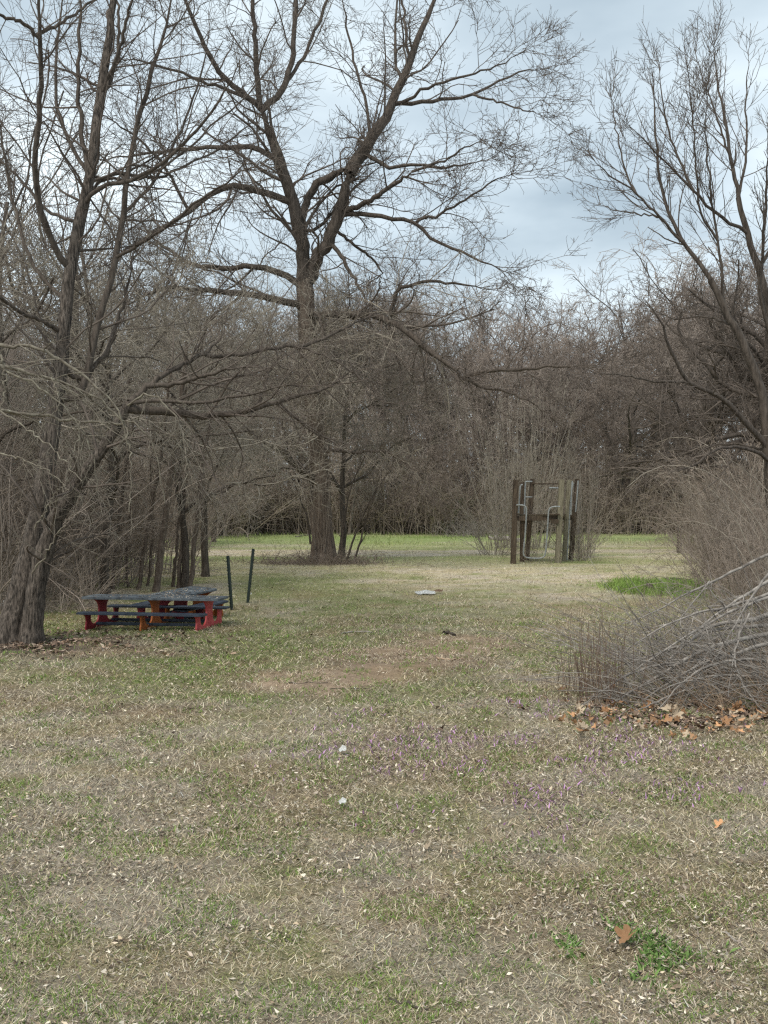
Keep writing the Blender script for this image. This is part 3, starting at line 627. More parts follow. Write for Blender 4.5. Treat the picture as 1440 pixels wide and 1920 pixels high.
WG, WL = 'bare trees of the far wood', 'bare grey tree in the wood beyond the far edge of the lawn'
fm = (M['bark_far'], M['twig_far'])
protos = [make_wild('wood_tree', 41, WL, WG, fm, h=16, r=0.15, nf=9, ang=0.5, dens=0.95),
          make_wild('wood_tree', 42, WL, WG, fm, h=15, r=0.13, nf=9, ang=0.42, up=0.07, dens=0.95),
          make_wild('wood_tree', 43, WL, WG, fm, h=14, r=0.18, nf=10, ang=0.85, wander=0.2, dens=0.9, fork=(0.25, 1)),
          make_wild('wood_tree', 44, WL, WG, fm, h=13, r=0.12, nf=10, ang=0.6, dens=1.0, fork=(0.2, 1))]
used = [False] * len(protos)
def put(k, px, D, h_scale, rz=None, label=None, group=None):
    loc = ground_at(px, D); rz = random.uniform(0, 6.28) if rz is None else rz
    if not used[k]:
        used[k] = True; r_ = protos[k]; r_.location = loc; r_.rotation_euler = (0, 0, rz); r_.scale = (h_scale,) * 3
        if label: r_['label'] = label; r_['group'] = group
        return r_
    return copy_tree(protos[k], loc, rz, h_scale, label, group)
random.seed(3)
def topscale(px):          # how high the wood stands above the horizon at this place, in photo pixels
    xs = [-150, 0, 300, 520, 700, 850, 960, 1010, 1060, 1110, 1180, 1300, 1440, 1600]
    ys = [470, 470, 460, 470, 480, 480, 500, 455, 400, 455, 510, 545, 550, 550]
    return float(np.interp(px, xs, ys))
HN = [14.8, 14.2, 12.6, 12.2]     # grown heights of the kinds
for row, (D, n, f) in enumerate(((61, 16, 0.62), (66, 17, 0.80), (72, 17, 0.92), (80, 15, 1.0), (92, 14, 1.0), (108, 13, 0.98))):
    for i in range(n):
        px = -140 + 1720 * (i + random.uniform(0.1, 0.9)) / n
        d = D + random.uniform(-2.5, 3.0) - (7 if px < 480 and row < 2 else 0); k = random.randrange(4)
        want = topscale(px) * f * random.uniform(0.80, 1.03) / F * d + CAMZ
        put(k, px, d, want / HN[k])
for i in range(16):
    px = 640 + 760 * (i + random.uniform(0.1, 0.9)) / 16; d = random.uniform(64, 84); k = (2, 0, 2, 3)[i % 4]
    put(k, px, d, (topscale(px) * random.uniform(0.72, 0.98) / F * d + CAMZ) / HN[k])
# nearer trees of the wood at the left and the dark spreading oaks at the right
LG, LLb = 'bare trees of the near thicket', 'bare tree rising out of the thicket behind the leaning left tree'
nm = (M['bark'], M['twig'])
for s_, kw in ((45, dict(h=16, r=0.13, nf=8, ang=0.5, dens=0.62)), (46, dict(h=15, r=0.11, nf=7, ang=0.42, up=0.07, dens=0.62)), (47, dict(h=14, r=0.15, nf=9, ang=0.8, wander=0.18, dens=0.6, fork=(0.25, 1)))):
    protos.append(make_wild('thicket_tree', s_, LLb, LG, nm, twig=0.007, **kw)); used.append(False); HN.append((14.8, 14.2, 12.6)[s_ - 45])
NEAR = ((-60, 27, 15.5, 0), (30, 25, 15.0, 1), (195, 27, 12.0, 1), (290, 38, 13, 2), (400, 48, 12, 0), (110, 36, 17.5, 2), (-120, 20, 11, 2), (240, 50, 14, 1))
for px, d, want, k in NEAR: put(4 + k, px, d, want / HN[4 + k], None, LLb + ', ' + rank(NEAR, px) + ' from the left', LG)
protos.append(make_wild('oak_tree', 51, 'dark spreading bare oak behind the slender tree at right', 'oaks at the right', (M['bark_dark'], M['twig']), h=16, r=0.34, nf=12, ang=1.0, wander=0.22, dens=1.0, fork=(0.22, 1), twig=0.010, spread=0.55))
used.append(False); HN.append(13.5)
for px, d, want, lab in ((1330, 46, 11.5, 'dark spreading bare oak rising above the bright green grass'), (1440, 42, 13.0, 'tallest dark bare oak behind the stems of the slender right tree'), (1180, 60, 10.5, 'dark spreading bare oak farther back, right of the play tower'), (1540, 36, 12, 'dark bare oak cut by the right edge of the frame')):
    put(7, px, d, want / HN[7], None, lab, 'oaks at the right')
# dense grey-twigged small tree filling the space left of the pecan
protos.append(make_wild('small_tree', 61, 'low twiggy grey tree in front of the pecan trunk', 'low twiggy trees', (M['bark'], M['twig_pale']), h=8.5, r=0.10, nf=12, ang=0.75, up=0.03, wander=0.17, dens=1.35, fork=(0.22, 1), twig=0.0055, spread=0.48))
used.append(False); HN.append(7.5)
for px, d, want, lab in ((345, 21.5, 6.2, 'low twiggy grey tree behind the picnic tables'), (385, 25.0, 7.0, 'low twiggy grey tree right of the row of thin trunks'), (200, 19.5, 6.5, 'low twiggy grey tree right behind the leaning left tree'), (-20, 18.0, 7.0, 'low twiggy grey tree cut by the left edge of the frame'), (640, 34, 8.2, 'low twiggy grey tree behind the pecan trunk')):
    put(8, px, d, want / HN[8], None, lab)

# --- thin trunks in a row behind the picnic tables -----------------------
rng = np.random.default_rng(77)
TRK = [(292, 1118, [(300, 1040), (312, 950), (330, 830), (345, 720), (350, 640)], 15, 'thickest reddish trunk of the row behind the picnic tables'),
       (334, 1110, [(340, 1030), (345, 960), (350, 880), (362, 780)], 9, 'thin upright trunk left of the last one in the row behind the tables'),
       (356, 1112, [(362, 1040), (372, 960), (378, 880), (395, 790)], 11, 'rightmost leaning trunk of the row behind the picnic tables'),
       (325, 1108, [(330, 1040), (335, 980), (352, 900)], 8, 'short thin trunk between the two right trunks of the row behind the tables'),
       (258, 1112, [(268, 1050), (280, 970), (300, 880), (306, 800), (320, 700)], 9, 'slanting thin trunk left of the thickest one behind the tables'),
       (212, 1112, [(215, 1040), (225, 960), (235, 880), (250, 790)], 9, 'grey trunk over the left end of the picnic tables'),
       (170, 1108, [(172, 1030), (170, 950), (180, 860), (178, 760)], 10, 'straight grey trunk right of the leaning tree'),
       (190, 1105, [(194, 1030), (200, 960), (196, 900), (212, 800)], 7, 'slender trunk next to the straight grey one right of the leaning tree'),
       (142, 1098, [(146, 1020), (140, 950), (150, 870), (146, 780)], 8, 'slender trunk nearest the leaning tree'),
       (275, 1106, [(285, 1030), (288, 960), (280, 880), (292, 800)], 6, 'very thin pole close left of the thickest trunk behind the tables'),
       (240, 1108, [(236, 1030), (246, 940), (240, 860)], 6, 'thin pole in the thicket over the left end of the tables')]
for px, py, pts, wd, lab in TRK:
    D = Dg(py - 6); P = trace([(px, py)] + pts, D, D + rng.uniform(-0.3, 0.5), 20, rng, 0.012); R = taper(wd * 0.88 * D / F / 2, wd * 0.45 * D / F / 2, 20); R[0] *= 1.3
    a = grow(P[None], R[None], rng, 2.6, (0.5, 1.8), 0.75, 7, 0.15, 0.04, 0.4, 0.014, 0.006, 0.2); b = grow(*a, rng, 3.6, (0.25, 0.9), 0.8, 5, 0.18, 0.0, 0.6, 0.008, 0.0042); c = grow(*b, rng, 3, (0.1, 0.4), 0.8, 3, 0.2, 0.0, 0.6, 0.006, 0.0036)
    build_tree('thin_tree', P[0], lab, 'tree', [(P, R)], [], [(*a, 3), (*b, 3), (*c, 3)], (M['bark_brown'], M['bark'], M['twig_brown']), group='thin trunks behind the picnic tables', sides=(10, 5), bark=0.08)

# ------------------------------------------------------------------ shrubs
def shrub(seed, n, ln, lean, wander, grav, rad, dens, twig, base_r, K=10, up=0.02):
    rng = np.random.default_rng(seed)
    az = rng.uniform(0, 6.28, n); le = np.abs(rng.normal(0, lean, n)); rr = base_r * np.sqrt(rng.random(n))
    p0 = np.stack([np.cos(az) * rr, np.sin(az) * rr, np.full(n, -0.05)], 1)
    d0 = np.stack([np.cos(az) * np.sin(le), np.sin(az) * np.sin(le), np.cos(le)], 1)
    P = walk(p0, d0, rng.uniform(*ln, n), K, wander, up, rng, grav); R = rng.uniform(0.6, 1.0, n)[:, None] * taper(rad, rad * 0.3, K)[None]
    A = grow(P, R, rng, 2.2 * dens, (0.4, 1.5), 0.7, 6, wander * 1.3, up, 0.55, 0.012, twig * 1.15, 0.12, grav=grav * 0.7)
    Bq = grow(*A, rng, 3.4 * dens, (0.15, 0.65), 0.75, 4, 0.17, 0.0, 0.6, 0.009, twig, 0.1)
    return P, R, A, Bq
def make_shrub(name, label, group, mats, cat='shrub', **k):
    P, R, A, Bq = shrub(**k); root = empty(name, (0, 0, 0), label, cat, group)
    link('stems', tubes_mesh('stems', [(P, R, 5)]), mats[0], root); link('crown', tubes_mesh('crown', [(*A, 3), (*Bq, 3)]), mats[1], root)
    print(name, len(P), len(A[0]), len(Bq[0]))
    return root
TG, TL = 'thicket at the foot of the far wood', 'brown leafless bush in the thicket along the far edge of the lawn'
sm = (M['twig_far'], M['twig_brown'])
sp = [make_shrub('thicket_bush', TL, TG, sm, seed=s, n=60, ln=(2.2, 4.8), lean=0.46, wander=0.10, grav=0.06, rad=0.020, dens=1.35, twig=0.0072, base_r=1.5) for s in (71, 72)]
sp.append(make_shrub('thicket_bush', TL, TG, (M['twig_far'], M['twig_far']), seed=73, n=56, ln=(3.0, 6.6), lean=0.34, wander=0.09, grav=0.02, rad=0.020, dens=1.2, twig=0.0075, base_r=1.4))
sused = [False] * 8
def puts(k, px, D, s, label=None, group=None, rz=None):
    loc = ground_at(px, D); rz = random.uniform(0, 6.28) if rz is None else rz
    if not sused[k]:
        sused[k] = True; r_ = sp[k]; r_.location = loc; r_.rotation_euler = (0, 0, rz); r_.scale = (s,) * 3 if np.isscalar(s) else s
        if label: r_['label'] = label; r_['group'] = group
        return r_
    return copy_tree(sp[k], loc, rz, s, label, group)
for row, (D, n) in enumerate(((61.5, 26), (66, 26), (72, 24))):
    for i in range(n):
        px = -130 + 1700 * (i + random.uniform(0.1, 0.9)) / n
        d = D + random.uniform(-1.5, 2.0) - (6.5 if px < 470 else 0)
        s = random.uniform(0.85, 1.35) * (1 + 0.12 * row)
        puts(random.choice((0, 1, 2)), px, d, (s * 1.25, s * 1.25, s))
NG, NL = 'undergrowth behind the leaning tree', 'brown bush in the undergrowth behind the leaning left tree'
UND = ((-90, 17, 0.9), (0, 19.5, 0.9), (75, 21, 0.85), (150, 22.5, 0.8), (-60, 24, 1.1), (40, 27, 1.1), (140, 30, 1.1), (215, 25, 0.8), (90, 36, 1.2), (-20, 40, 1.3), (290, 27, 0.75), (240, 42, 1.2), (330, 46, 1.1))
for px, d, s in UND: puts(random.choice((0, 1)), px, d, s, NL + ', ' + rank(UND, px) + ' from the left', NG)
# pale upright-stemmed bush behind and inside the old play tower
sp.append(make_shrub('upright_bush', 'pale tall bush of straight upright shoots growing behind the play tower', None, (M['twig_pale'], M['twig_pale']), seed=81, n=80, ln=(3.6, 7.2), lean=0.19, wander=0.028, grav=0.0, rad=0.016, dens=0.6, twig=0.0055, base_r=1.0, up=0.035))
puts(3, 975, 41.5, (1.25, 1.0, 1.0), rz=0.6)
puts(3, 1092, 34.0, (0.42, 0.42, 0.6), 'narrow bush of upright shoots right behind the play tower', None, 2.2)
sp.append(make_shrub('spreading_bush', 'low grey bush spreading left of the play tower', None, (M['twig_pale'], M['twig_far']), seed=82, n=30, ln=(1.6, 3.6), lean=0.75, wander=0.07, grav=0.05, rad=0.016, dens=1.0, twig=0.0055, base_r=0.5))
puts(4, 925, 35.5, 0.95); puts(4, 1085, 32.2, 0.75, 'low grey bush spreading right of the play tower posts')
puts(4, 1000, 32.2, 0.25, 'small bush growing between the front posts of the play tower')
# arching pale shrubs at the right
AG, AL = 'arching shrubs at the right', 'pale bush of long arching stems at the right side of the lawn'
sp.append(make_shrub('arching_shrub', AL, AG, (M['twig_pale'], M['twig_brown']), seed=83, n=17, ln=(2.6, 5.2), lean=0.7, wander=0.055, grav=0.40, rad=0.015, dens=0.8, twig=0.0042, base_r=0.7, K=14))
ARC = ((1500, 13.5, 0.6), (1485, 16.5, 0.45), (1415, 20.5, 0.5), (1488, 18.5, 0.6), (1405, 23.5, 0.7), (1450, 26, 1.2), (1370, 28, 1.0), (1330, 34, 0.95), (1420, 34, 1.3), (1550, 14.5, 0.9), (1355, 42, 1.2), (1300, 50, 1.2))
for px, d, s in ARC: puts(5, px, d, s, 'pale bush of long arching stems right of the lawn, ' + rank(ARC, px) + ' from the left', AG)
SH = 'brown undergrowth at the right'
LOW = ((1400, 17.5, 0.42), (1360, 20.5, 0.42), (1460, 15, 0.42), (1390, 25, 0.6), (1350, 31, 0.6), (1330, 38, 0.7), (1440, 21, 0.6), (1420, 40, 1.1), (1480, 30, 1.0))
for px, d, s in LOW: puts(random.choice((0, 1)), px, d, s, 'brown bush low in the undergrowth right of the lawn, ' + rank(LOW, px) + ' from the left', SH)

# ------------------------------------------------------------------ made things
M['rubber_red'] = mat_noise('red_plastic', (0.17, 0.022, 0.03), (0.25, 0.045, 0.045), (9, 9, 9), 0.6, 0.1, spec=0.3)
M['rubber_dark_red'] = mat_noise('dark_red_plastic', (0.20, 0.016, 0.026), (0.28, 0.032, 0.04), (9, 9, 9), 0.6, 0.1, spec=0.3)
M['rubber_orange'] = mat_noise('orange_plastic', (0.38, 0.10, 0.025), (0.50, 0.16, 0.045), (9, 9, 9), 0.6, 0.1, spec=0.3)
M['rubber_rose'] = mat_noise('faded_red_plastic', (0.42, 0.05, 0.055), (0.54, 0.095, 0.095), (9, 9, 9), 0.6, 0.1, spec=0.3)
M['slate_top'] = mat_noise('weathered_table_top', (0.035, 0.042, 0.05), (0.14, 0.16, 0.175), (7, 7, 7), 0.55, 0.25, c3=(0.30, 0.31, 0.30), spec=0.4)
M['navy'] = mat_noise('navy_bench', (0.016, 0.022, 0.036), (0.05, 0.065, 0.09), (8, 8, 8), 0.5, 0.15, spec=0.4)
M['post_green'] = mat_noise('green_steel', (0.010, 0.018, 0.015), (0.03, 0.045, 0.038), (30, 30, 30), 0.5, 0.1, spec=0.4)
M['white'] = mat_noise('white_paint', (0.76, 0.76, 0.74), (0.86, 0.86, 0.84), (20, 20, 20), 0.6)
M['wood_dark'] = mat_noise('dark_timber', (0.045, 0.033, 0.025), (0.13, 0.098, 0.07), (26, 26, 3), 0.9, 0.5)
M['wood_grey'] = mat_noise('weathered_timber', (0.13, 0.115, 0.08), (0.30, 0.27, 0.195), (30, 30, 2.5), 0.9, 0.5)
M['galv'] = mat_noise('galvanised_steel', (0.20, 0.21, 0.21), (0.36, 0.375, 0.37), (15, 15, 15), 0.45, 0.0, spec=0.5, metal=0.2)
def bm_obj(name, bm, mat, parent, bevel=0.0, loc=(0, 0, 0), rot=(0, 0, 0)):
    if bevel: bmesh.ops.bevel(bm, geom=list(bm.edges), offset=bevel, segments=2, affect='EDGES')
    bmesh.ops.recalc_face_normals(bm, faces=list(bm.faces))
    me = bpy.data.meshes.new(name); bm.to_mesh(me); bm.free()
    o = link(name, me, mat, parent); o.location = loc; o.rotation_euler = rot
    return o
def bm_box(bm, size, loc=(0, 0, 0), rot=None):
    m = Matrix.Translation(loc) @ (rot.to_4x4() if rot else Matrix.Identity(4)) @ Matrix.Diagonal((*size, 1))
    return bmesh.ops.create_cube(bm, size=1.0, matrix=m)
def bm_prism(pts, depth):           # outline in (y,z), extruded along x
    bm = bmesh.new()
    a = [bm.verts.new((-depth / 2, y, z)) for y, z in pts]; b = [bm.verts.new((depth / 2, y, z)) for y, z in pts]
    bm.faces.new(a); bm.faces.new(b[::-1]); n = len(pts)
    for i in range(n): bm.faces.new((a[i], b[i], b[(i + 1) % n], a[(i + 1) % n]))
    bm.normal_update(); bmesh.ops.triangulate(bm, faces=[f for f in bm.faces if len(f.verts) > 4])
    return bm
def panel_outline(W, H, hb):
    """half outline of the leg panel (right side), mirrored: bench post, U cut-out, flaring pedestal"""
    h = []
    h += [(W, 0.0), (W, 0.05), (W - 0.02, hb * 0.55), (W - 0.005, hb * 0.85), (W + 0.045, hb)]
    h += [(W - 0.16, hb), (W - 0.15, hb * 0.8)]
    cx, rx, zb = (W - 0.145 + 0.135) / 2, (W - 0.145 - 0.135) / 2, 0.06
    for k in range(1, 10):
        a = math.pi * k / 9; h.append((cx + rx * math.cos(a), zb + (hb * 0.75 - zb) * (1 - math.sin(a))))
    h += [(0.125, hb * 1.1), (0.125, H * 0.70), (0.15, H * 0.82), (0.20, H * 0.92), (0.27, H)]
    return h + [(-y, z) for y, z in h[::-1]]
def picnic(name, loc, rz, label, mats, tilt=(0, 0), L_=2.1, stations=(-0.82, 0.0, 0.82), topw=0.54, H=0.41, hb=0.225, W=0.56, sink=0.0):
    root = empty(name, (loc[0], loc[1], float(gz(loc[0], loc[1])) - sink), label, 'picnic table', 'picnic tables on the lawn', rz)
    root.rotation_euler = (tilt[0], tilt[1], rz)
    rr = random.Random(int(loc[0] * 100))
    for s, mt in zip(stations, mats):
        bm_obj('leg_panel', bm_prism(panel_outline(W, H, hb), 0.022), M[mt], root, loc=(s, 0, 0))
    def slab(nm, l, w_, th, z, y, mat, round_=0.08):
        bm = bmesh.new(); pts = []
        for cx, cy, a0 in ((l / 2 - round_, w_ / 2 - round_, 0), (-l / 2 + round_, w_ / 2 - round_, 90), (-l / 2 + round_, -w_ / 2 + round_, 180), (l / 2 - round_, -w_ / 2 + round_, 270)):
            for k in range(5):
                a = math.radians(a0 + 22.5 * k); pts.append((cx + round_ * math.cos(a), cy + round_ * math.sin(a)))
        a = [bm.verts.new((x, q, 0)) for x, q in pts]; b = [bm.verts.new((x, q, th)) for x, q in pts]
        bm.faces.new(a[::-1]); bm.faces.new(b)
        for i in range(len(pts)): bm.faces.new((a[i], a[(i + 1) % len(pts)], b[(i + 1) % len(pts)], b[i]))
        return bm_obj(nm, bm, mat, root, loc=(0, y, z))
    slab('table_top', L_, topw, 0.028, H + 0.002, 0, M['slate_top'])
    for sy in (-1, 1): slab('bench', L_ * 0.90, 0.24, 0.024, hb + 0.002, sy * (W - 0.045), M['navy'], 0.05)
    for sy in (-1, 1):
        bm = bmesh.new(); bm_box(bm, (stations[-1] - stations[0] - 0.05, 0.03, 0.04)); bm_obj('stretcher', bm, M['navy'], root, 0.004, (sum((stations[0], stations[-1])) / 2, sy * 0.26, 0.065))
    # bits of bark and leaf lying on the top
    n = 90; x = np.array([rr.uniform(-L_ / 2, L_ / 2) for _ in range(n)]); y = np.array([rr.uniform(-topw / 2, topw / 2) for _ in range(n)])
    return root
c1 = gp(300, 1172); front = picnic('picnic_table', c1 + [-0.02, -0.22, 0], math.radians(-9), 'low red and orange picnic table with three leg panels, the nearer one', ('rubber_dark_red', 'rubber_orange', 'rubber_rose'))
c2 = gp(345, 1166); back = picnic('picnic_table', (-3.2, 15.95, 0), math.radians(62), 'low picnic table with tilted slate top standing crosswise behind the nearer one', ('rubber_dark_red', 'rubber_red', 'rubber_orange'), tilt=(math.radians(2.5), math.radians(-3.0)), L_=1.25, stations=(-0.48, 0, 0.48), H=0.385, W=0.46)
rng = np.random.default_rng(91)
def scatter_on(root, n, L_, w_, z, label):
    x = rng.uniform(-L_ / 2, L_ / 2, n); y = rng.uniform(-w_ / 2, w_ / 2, n); az = rng.uniform(0, 6.28, n); l = rng.uniform(0.008, 0.028, n)
    u = np.stack([np.cos(az), np.sin(az), 0 * az], 1) * l[:, None]; v = np.stack([-np.sin(az), np.cos(az), rng.uniform(-0.3, 0.6, n)], 1) * l[:, None] * 0.4
    c = np.stack([x, y, np.full(n, z)], 1); up = np.array([[0, 0, 0.012]])
    V = np.stack([c - u, c - v + up * 0.3, c + u + up, c + v], 1)
    mw = np.array(root.matrix_basis); V = V @ mw[:3, :3].T + mw[:3, 3]
    i = np.arange(n)[:, None] * 4
    cc = np.asarray(PALE)[rng.integers(0, len(PALE), n)] * rng.uniform(0.4, 1.2, n)[:, None]
    tag(link('leaf_scraps', mesh_raw('leaf_scraps', V.reshape(-1, 3), i + np.array([[0, 1, 2, 3]]), colr=np.repeat(cc, 4, 0)), M['leafcol']), label, 'leaf litter', kind='stuff')
bpy.context.view_layer.update()
scatter_on(front, 120, 2.0, 0.48, 0.442, 'leaf and bark scraps lying on the nearer picnic table top')
scatter_on(back, 130, 1.15, 0.48, 0.418, 'leaf and bark scraps lying on the crosswise picnic table top')

# --- two steel fence posts
def tpost(pb, pt, D, label, white):
    b = at(*pb, D); t = at(*pt, D); b[2] = float(gz(b[0], b[1])) - 0.05
    d = Vector(t - b); h = d.length
    root = empty('steel_fence_post', b, label, 'fence post', 'steel fence posts beside the tables')
    root.rotation_euler = d.to_track_quat('Z', 'Y').to_euler()
    bm = bmesh.new(); bm_box(bm, (0.046, 0.008, h), (0, 0, h / 2)); fl = bm_obj('flange', bm, M['post_green'], root, 0.0015)
    bm = bmesh.new(); bm_box(bm, (0.009, 0.042, h), (0, 0.0255, h / 2)); bm_obj('web', bm, M['post_green'], root, 0.0015)
    k = 0.12
    while k < h - 0.03:
        bm = bmesh.new(); bm_box(bm, (0.014, 0.012, 0.016), (0, -0.0105, k)); bm_obj('stud', bm, M['post_green'], fl, 0.002); k += 0.055
    if white:
        bm = bmesh.new(); bm_box(bm, (0.05, 0.012, 0.03), (0.002, -0.024, white)); bm_obj('wire_clip', bm, M['white'], fl, 0.004)
tpost((433, 1143), (425, 1042), 17.3, 'dark green steel fence post leaning left, nearer the picnic tables', 0)
tpost((466, 1131), (477, 1029), 18.4, 'dark green steel fence post leaning right with a white clip', 0.22)

# --- old play tower
def tower():
    base = np.array([*at(1010, 1055, 31.0)[:2], 0.0]); base[2] = float(gz(base[0], base[1]))
    root = empty('play_tower', base, 'derelict timber play tower with metal grab rails overgrown by bushes', 'play tower')
    def w(px, py, D): return at(px, py, D) - base
    posts = [((962, 1060), (967, 903), 30.6, 0.155, 'wood_dark'), ((979, 1052), (979, 907), 31.7, 0.135, 'wood_dark'), ((988, 1050), (998, 901), 32.5, 0.14, 'wood_dark'),
             ((1045, 1058), (1053, 902), 30.9, 0.16, 'wood_grey'), ((1058, 1053), (1067, 903), 31.7, 0.14, 'wood_grey'), ((1070, 1050), (1082, 901), 32.5, 0.14, 'wood_dark')]
    for pb, pt, D, wd, mt in posts:
        b = Vector(w(*pb, D)); t = Vector(w(*pt, D)); d = t - b
        bm = bmesh.new(); bm_box(bm, (wd, wd, d.length + 0.1), (0, 0, d.length / 2))
        o = bm_obj('post', bm, M[mt], root, 0.012); o.location = b; o.rotation_euler = d.to_track_quat('Z', 'Y').to_euler()
    def beam(nm, p, q, wd, ht, mt):
        p, q = Vector(p), Vector(q); d = q - p
        bm = bmesh.new(); bm_box(bm, (d.length, wd, ht)); o = bm_obj(nm, bm, M[mt], root, 0.006)
        o.location = (p + q) / 2; o.rotation_euler = d.to_track_quat('X', 'Z').to_euler()
    beam('deck_beam', w(968, 972, 30.6), w(1047, 971, 30.9), 0.05, 0.15, 'wood_dark')
    beam('deck_beam', w(990, 972, 32.5), w(1075, 970, 32.5), 0.05, 0.15, 'wood_dark')
    for k in range(7):
        f = (k + 0.5) / 7; D = 30.7 + 1.75 * f
        beam('deck_plank', w(969 + 22 * f, 965.4 - 0.6 * math.sin(k * 2.1), D), w(1048 + 24 * f, 965 - 0.5 * math.cos(k * 1.7), D), 0.19, 0.035, 'wood_grey' if k % 3 else 'wood_dark')
    beam('cross_block', w(976, 978, 30.75), w(993, 978, 30.85), 0.06, 0.16, 'wood_dark')
    beam('cross_block', w(1034, 977, 30.75), w(1047, 978, 30.8), 0.06, 0.14, 'wood_dark')
    beam('top_rail', w(998, 907, 32.4), w(1068, 907, 32.3), 0.05, 0.04, 'wood_dark')
    def pipe(pts, D, rad=0.024, D1=None):
        P = trace(pts, D, D1, 70) - base[None]
        link('grab_rail', tubes_mesh('grab_rail', [(P[None], np.full((1, 70), rad), 8)]), M['galv'], root)
    pipe([(968, 947), (977, 947), (984, 948), (987, 953), (987, 962), (985, 1000), (981, 1035), (982, 1043), (988, 1046), (1000, 1047), (1013, 1047), (1020, 1045), (1023, 1038), (1026, 1000), (1028, 965), (1029, 955), (1033, 951), (1040, 950), (1050, 950)], 30.5)
    pipe([(972, 962), (974, 935), (975, 915), (977, 909), (980, 909)], 31.0); pipe([(983, 965), (984, 930), (985, 904), (987, 903), (998, 903)], 31.6); pipe([(984, 932), (991, 932), (998, 932)], 31.6, 0.018)
    pipe([(1030, 915), (1040, 915), (1053, 916)], 31.5); pipe([(1070, 965), (1071, 930), (1073, 902)], 31.2); pipe([(1079, 960), (1082, 930), (1084, 901)], 31.5); pipe([(1063, 1050), (1066, 1000), (1070, 930), (1075, 905)], 31.4, 0.02)
tower()

# ------------------------------------------------------------------ fallen wood, brush, weeds, leaves
def stick_thing(name, pts, D0, D1, w0, w1, label, cat, mat, group=None, lift=0.0, side=None, K=16, sides=7):
    P = trace(pts, D0, D1, K, rng, 0.004); R = taper(w0 / 2, w1 / 2, K)
    root = empty(name, P[0], label, cat, group)
    link('branch_wood', tubes_mesh('branch_wood', [(P[None], R[None], sides, 0.06)], P[0]), M[mat], root)
    if side:
        a = grow(P[None], R[None], rng, side[0], side[1], 0.6, 6, 0.10, 0.0, 0.55, 0.012, 0.0035, 0.25)
        b = grow(*a, rng, 3.0, (0.12, 0.5), 0.7, 4, 0.14, 0.0, 0.6, 0.006, 0.0028)
        if len(a[0]): link('crown', tubes_mesh('crown', [(*a, 4), (*b, 3)], P[0]), M[mat], root)
    return root
BG = 'dead branches of the brush pile'
BR = [
 ([(1448, 1085), (1390, 1120), (1330, 1160), (1270, 1215)], 11.5, 10.0, 0.04, 0.010, 'dark dead branch slanting down the back right of the brush pile'),
 ([(1448, 1110), (1380, 1135), (1300, 1150), (1230, 1180), (1160, 1230)], 11.2, 9.8, 0.038, 0.008, 'pale long branch along the upper edge of the brush pile'),
 ([(1448, 1065), (1400, 1130), (1370, 1190), (1330, 1250)], 11.0, 9.5, 0.03, 0.008, 'steep grey stick standing at the right end of the brush pile'),
 ([(1440, 1120), (1360, 1150), (1290, 1190), (1200, 1250), (1130, 1290)], 10.8, 9.2, 0.034, 0.007, 'long thin grey branch lying diagonally across the whole brush pile'),
 ([(1445, 1188), (1380, 1200), (1310, 1220), (1250, 1258), (1180, 1300), (1095, 1350)], 10.6, 8.7, 0.055, 0.012, 'thickest grey dead branch running down the front of the brush pile'),
 ([(1445, 1150), (1400, 1165), (1330, 1170), (1290, 1205), (1230, 1255)], 11.2, 9.8, 0.06, 0.014, 'grey dead branch highest on the brush pile, ending at the frame edge'),
 ([(1445, 1172), (1370, 1176), (1320, 1185), (1280, 1210), (1200, 1235), (1130, 1262)], 11.0, 9.9, 0.045, 0.010, 'long pale dead branch across the middle of the brush pile'),
 ([(1445, 1205), (1370, 1228), (1310, 1245), (1240, 1290), (1190, 1325)], 10.2, 8.9, 0.045, 0.010, 'dark dead branch low in the front of the brush pile'),
 ([(1345, 1282), (1290, 1290), (1240, 1312), (1180, 1340)], 9.3, 8.6, 0.03, 0.008, 'short pale dead stick at the foot of the brush pile'),
 ([(1445, 1038), (1380, 1068), (1340, 1090), (1290, 1110), (1225, 1150), (1165, 1170)], 12.5, 11.0, 0.04, 0.008, 'thin grey branch reaching left over the bright green grass'),
 ([(1320, 1235), (1240, 1245), (1180, 1262), (1120, 1300), (1075, 1335)], 10.0, 8.8, 0.028, 0.007, 'thin dark stick trailing off the left end of the brush pile'),
 ([(1440, 1240), (1380, 1235), (1320, 1250), (1270, 1285), (1235, 1330)], 9.6, 8.7, 0.035, 0.008, 'tan dead branch bent over in the front right of the pile'),
 ([(1405, 1150), (1385, 1190), (1375, 1240), (1395, 1290), (1440, 1345)], 9.8, 8.6, 0.02, 0.008, 'straw-coloured stalk falling forward at the right end of the pile'),
 ([(1440, 1275), (1350, 1262), (1280, 1280), (1200, 1300), (1120, 1305)], 9.4, 9.2, 0.03, 0.007, 'grey stick lying level through the lower brush pile'),
 ([(1330, 1090), (1300, 1130), (1260, 1180), (1215, 1215)], 11.5, 10.4, 0.02, 0.006, 'thin dark branch leaning on the back of the brush pile'),
]
for p, d0, d1, a, b, lab in BR:
    stick_thing('dead_branch', p, d0, d1, a, b, lab, 'branch', 'dead_wood', BG, side=(6.0, (0.3, 0.9)))
M['stalk'] = mat_noise('stalk', (0.12, 0.08, 0.06), (0.24, 0.165, 0.12), (5, 5, 5), detail=2)
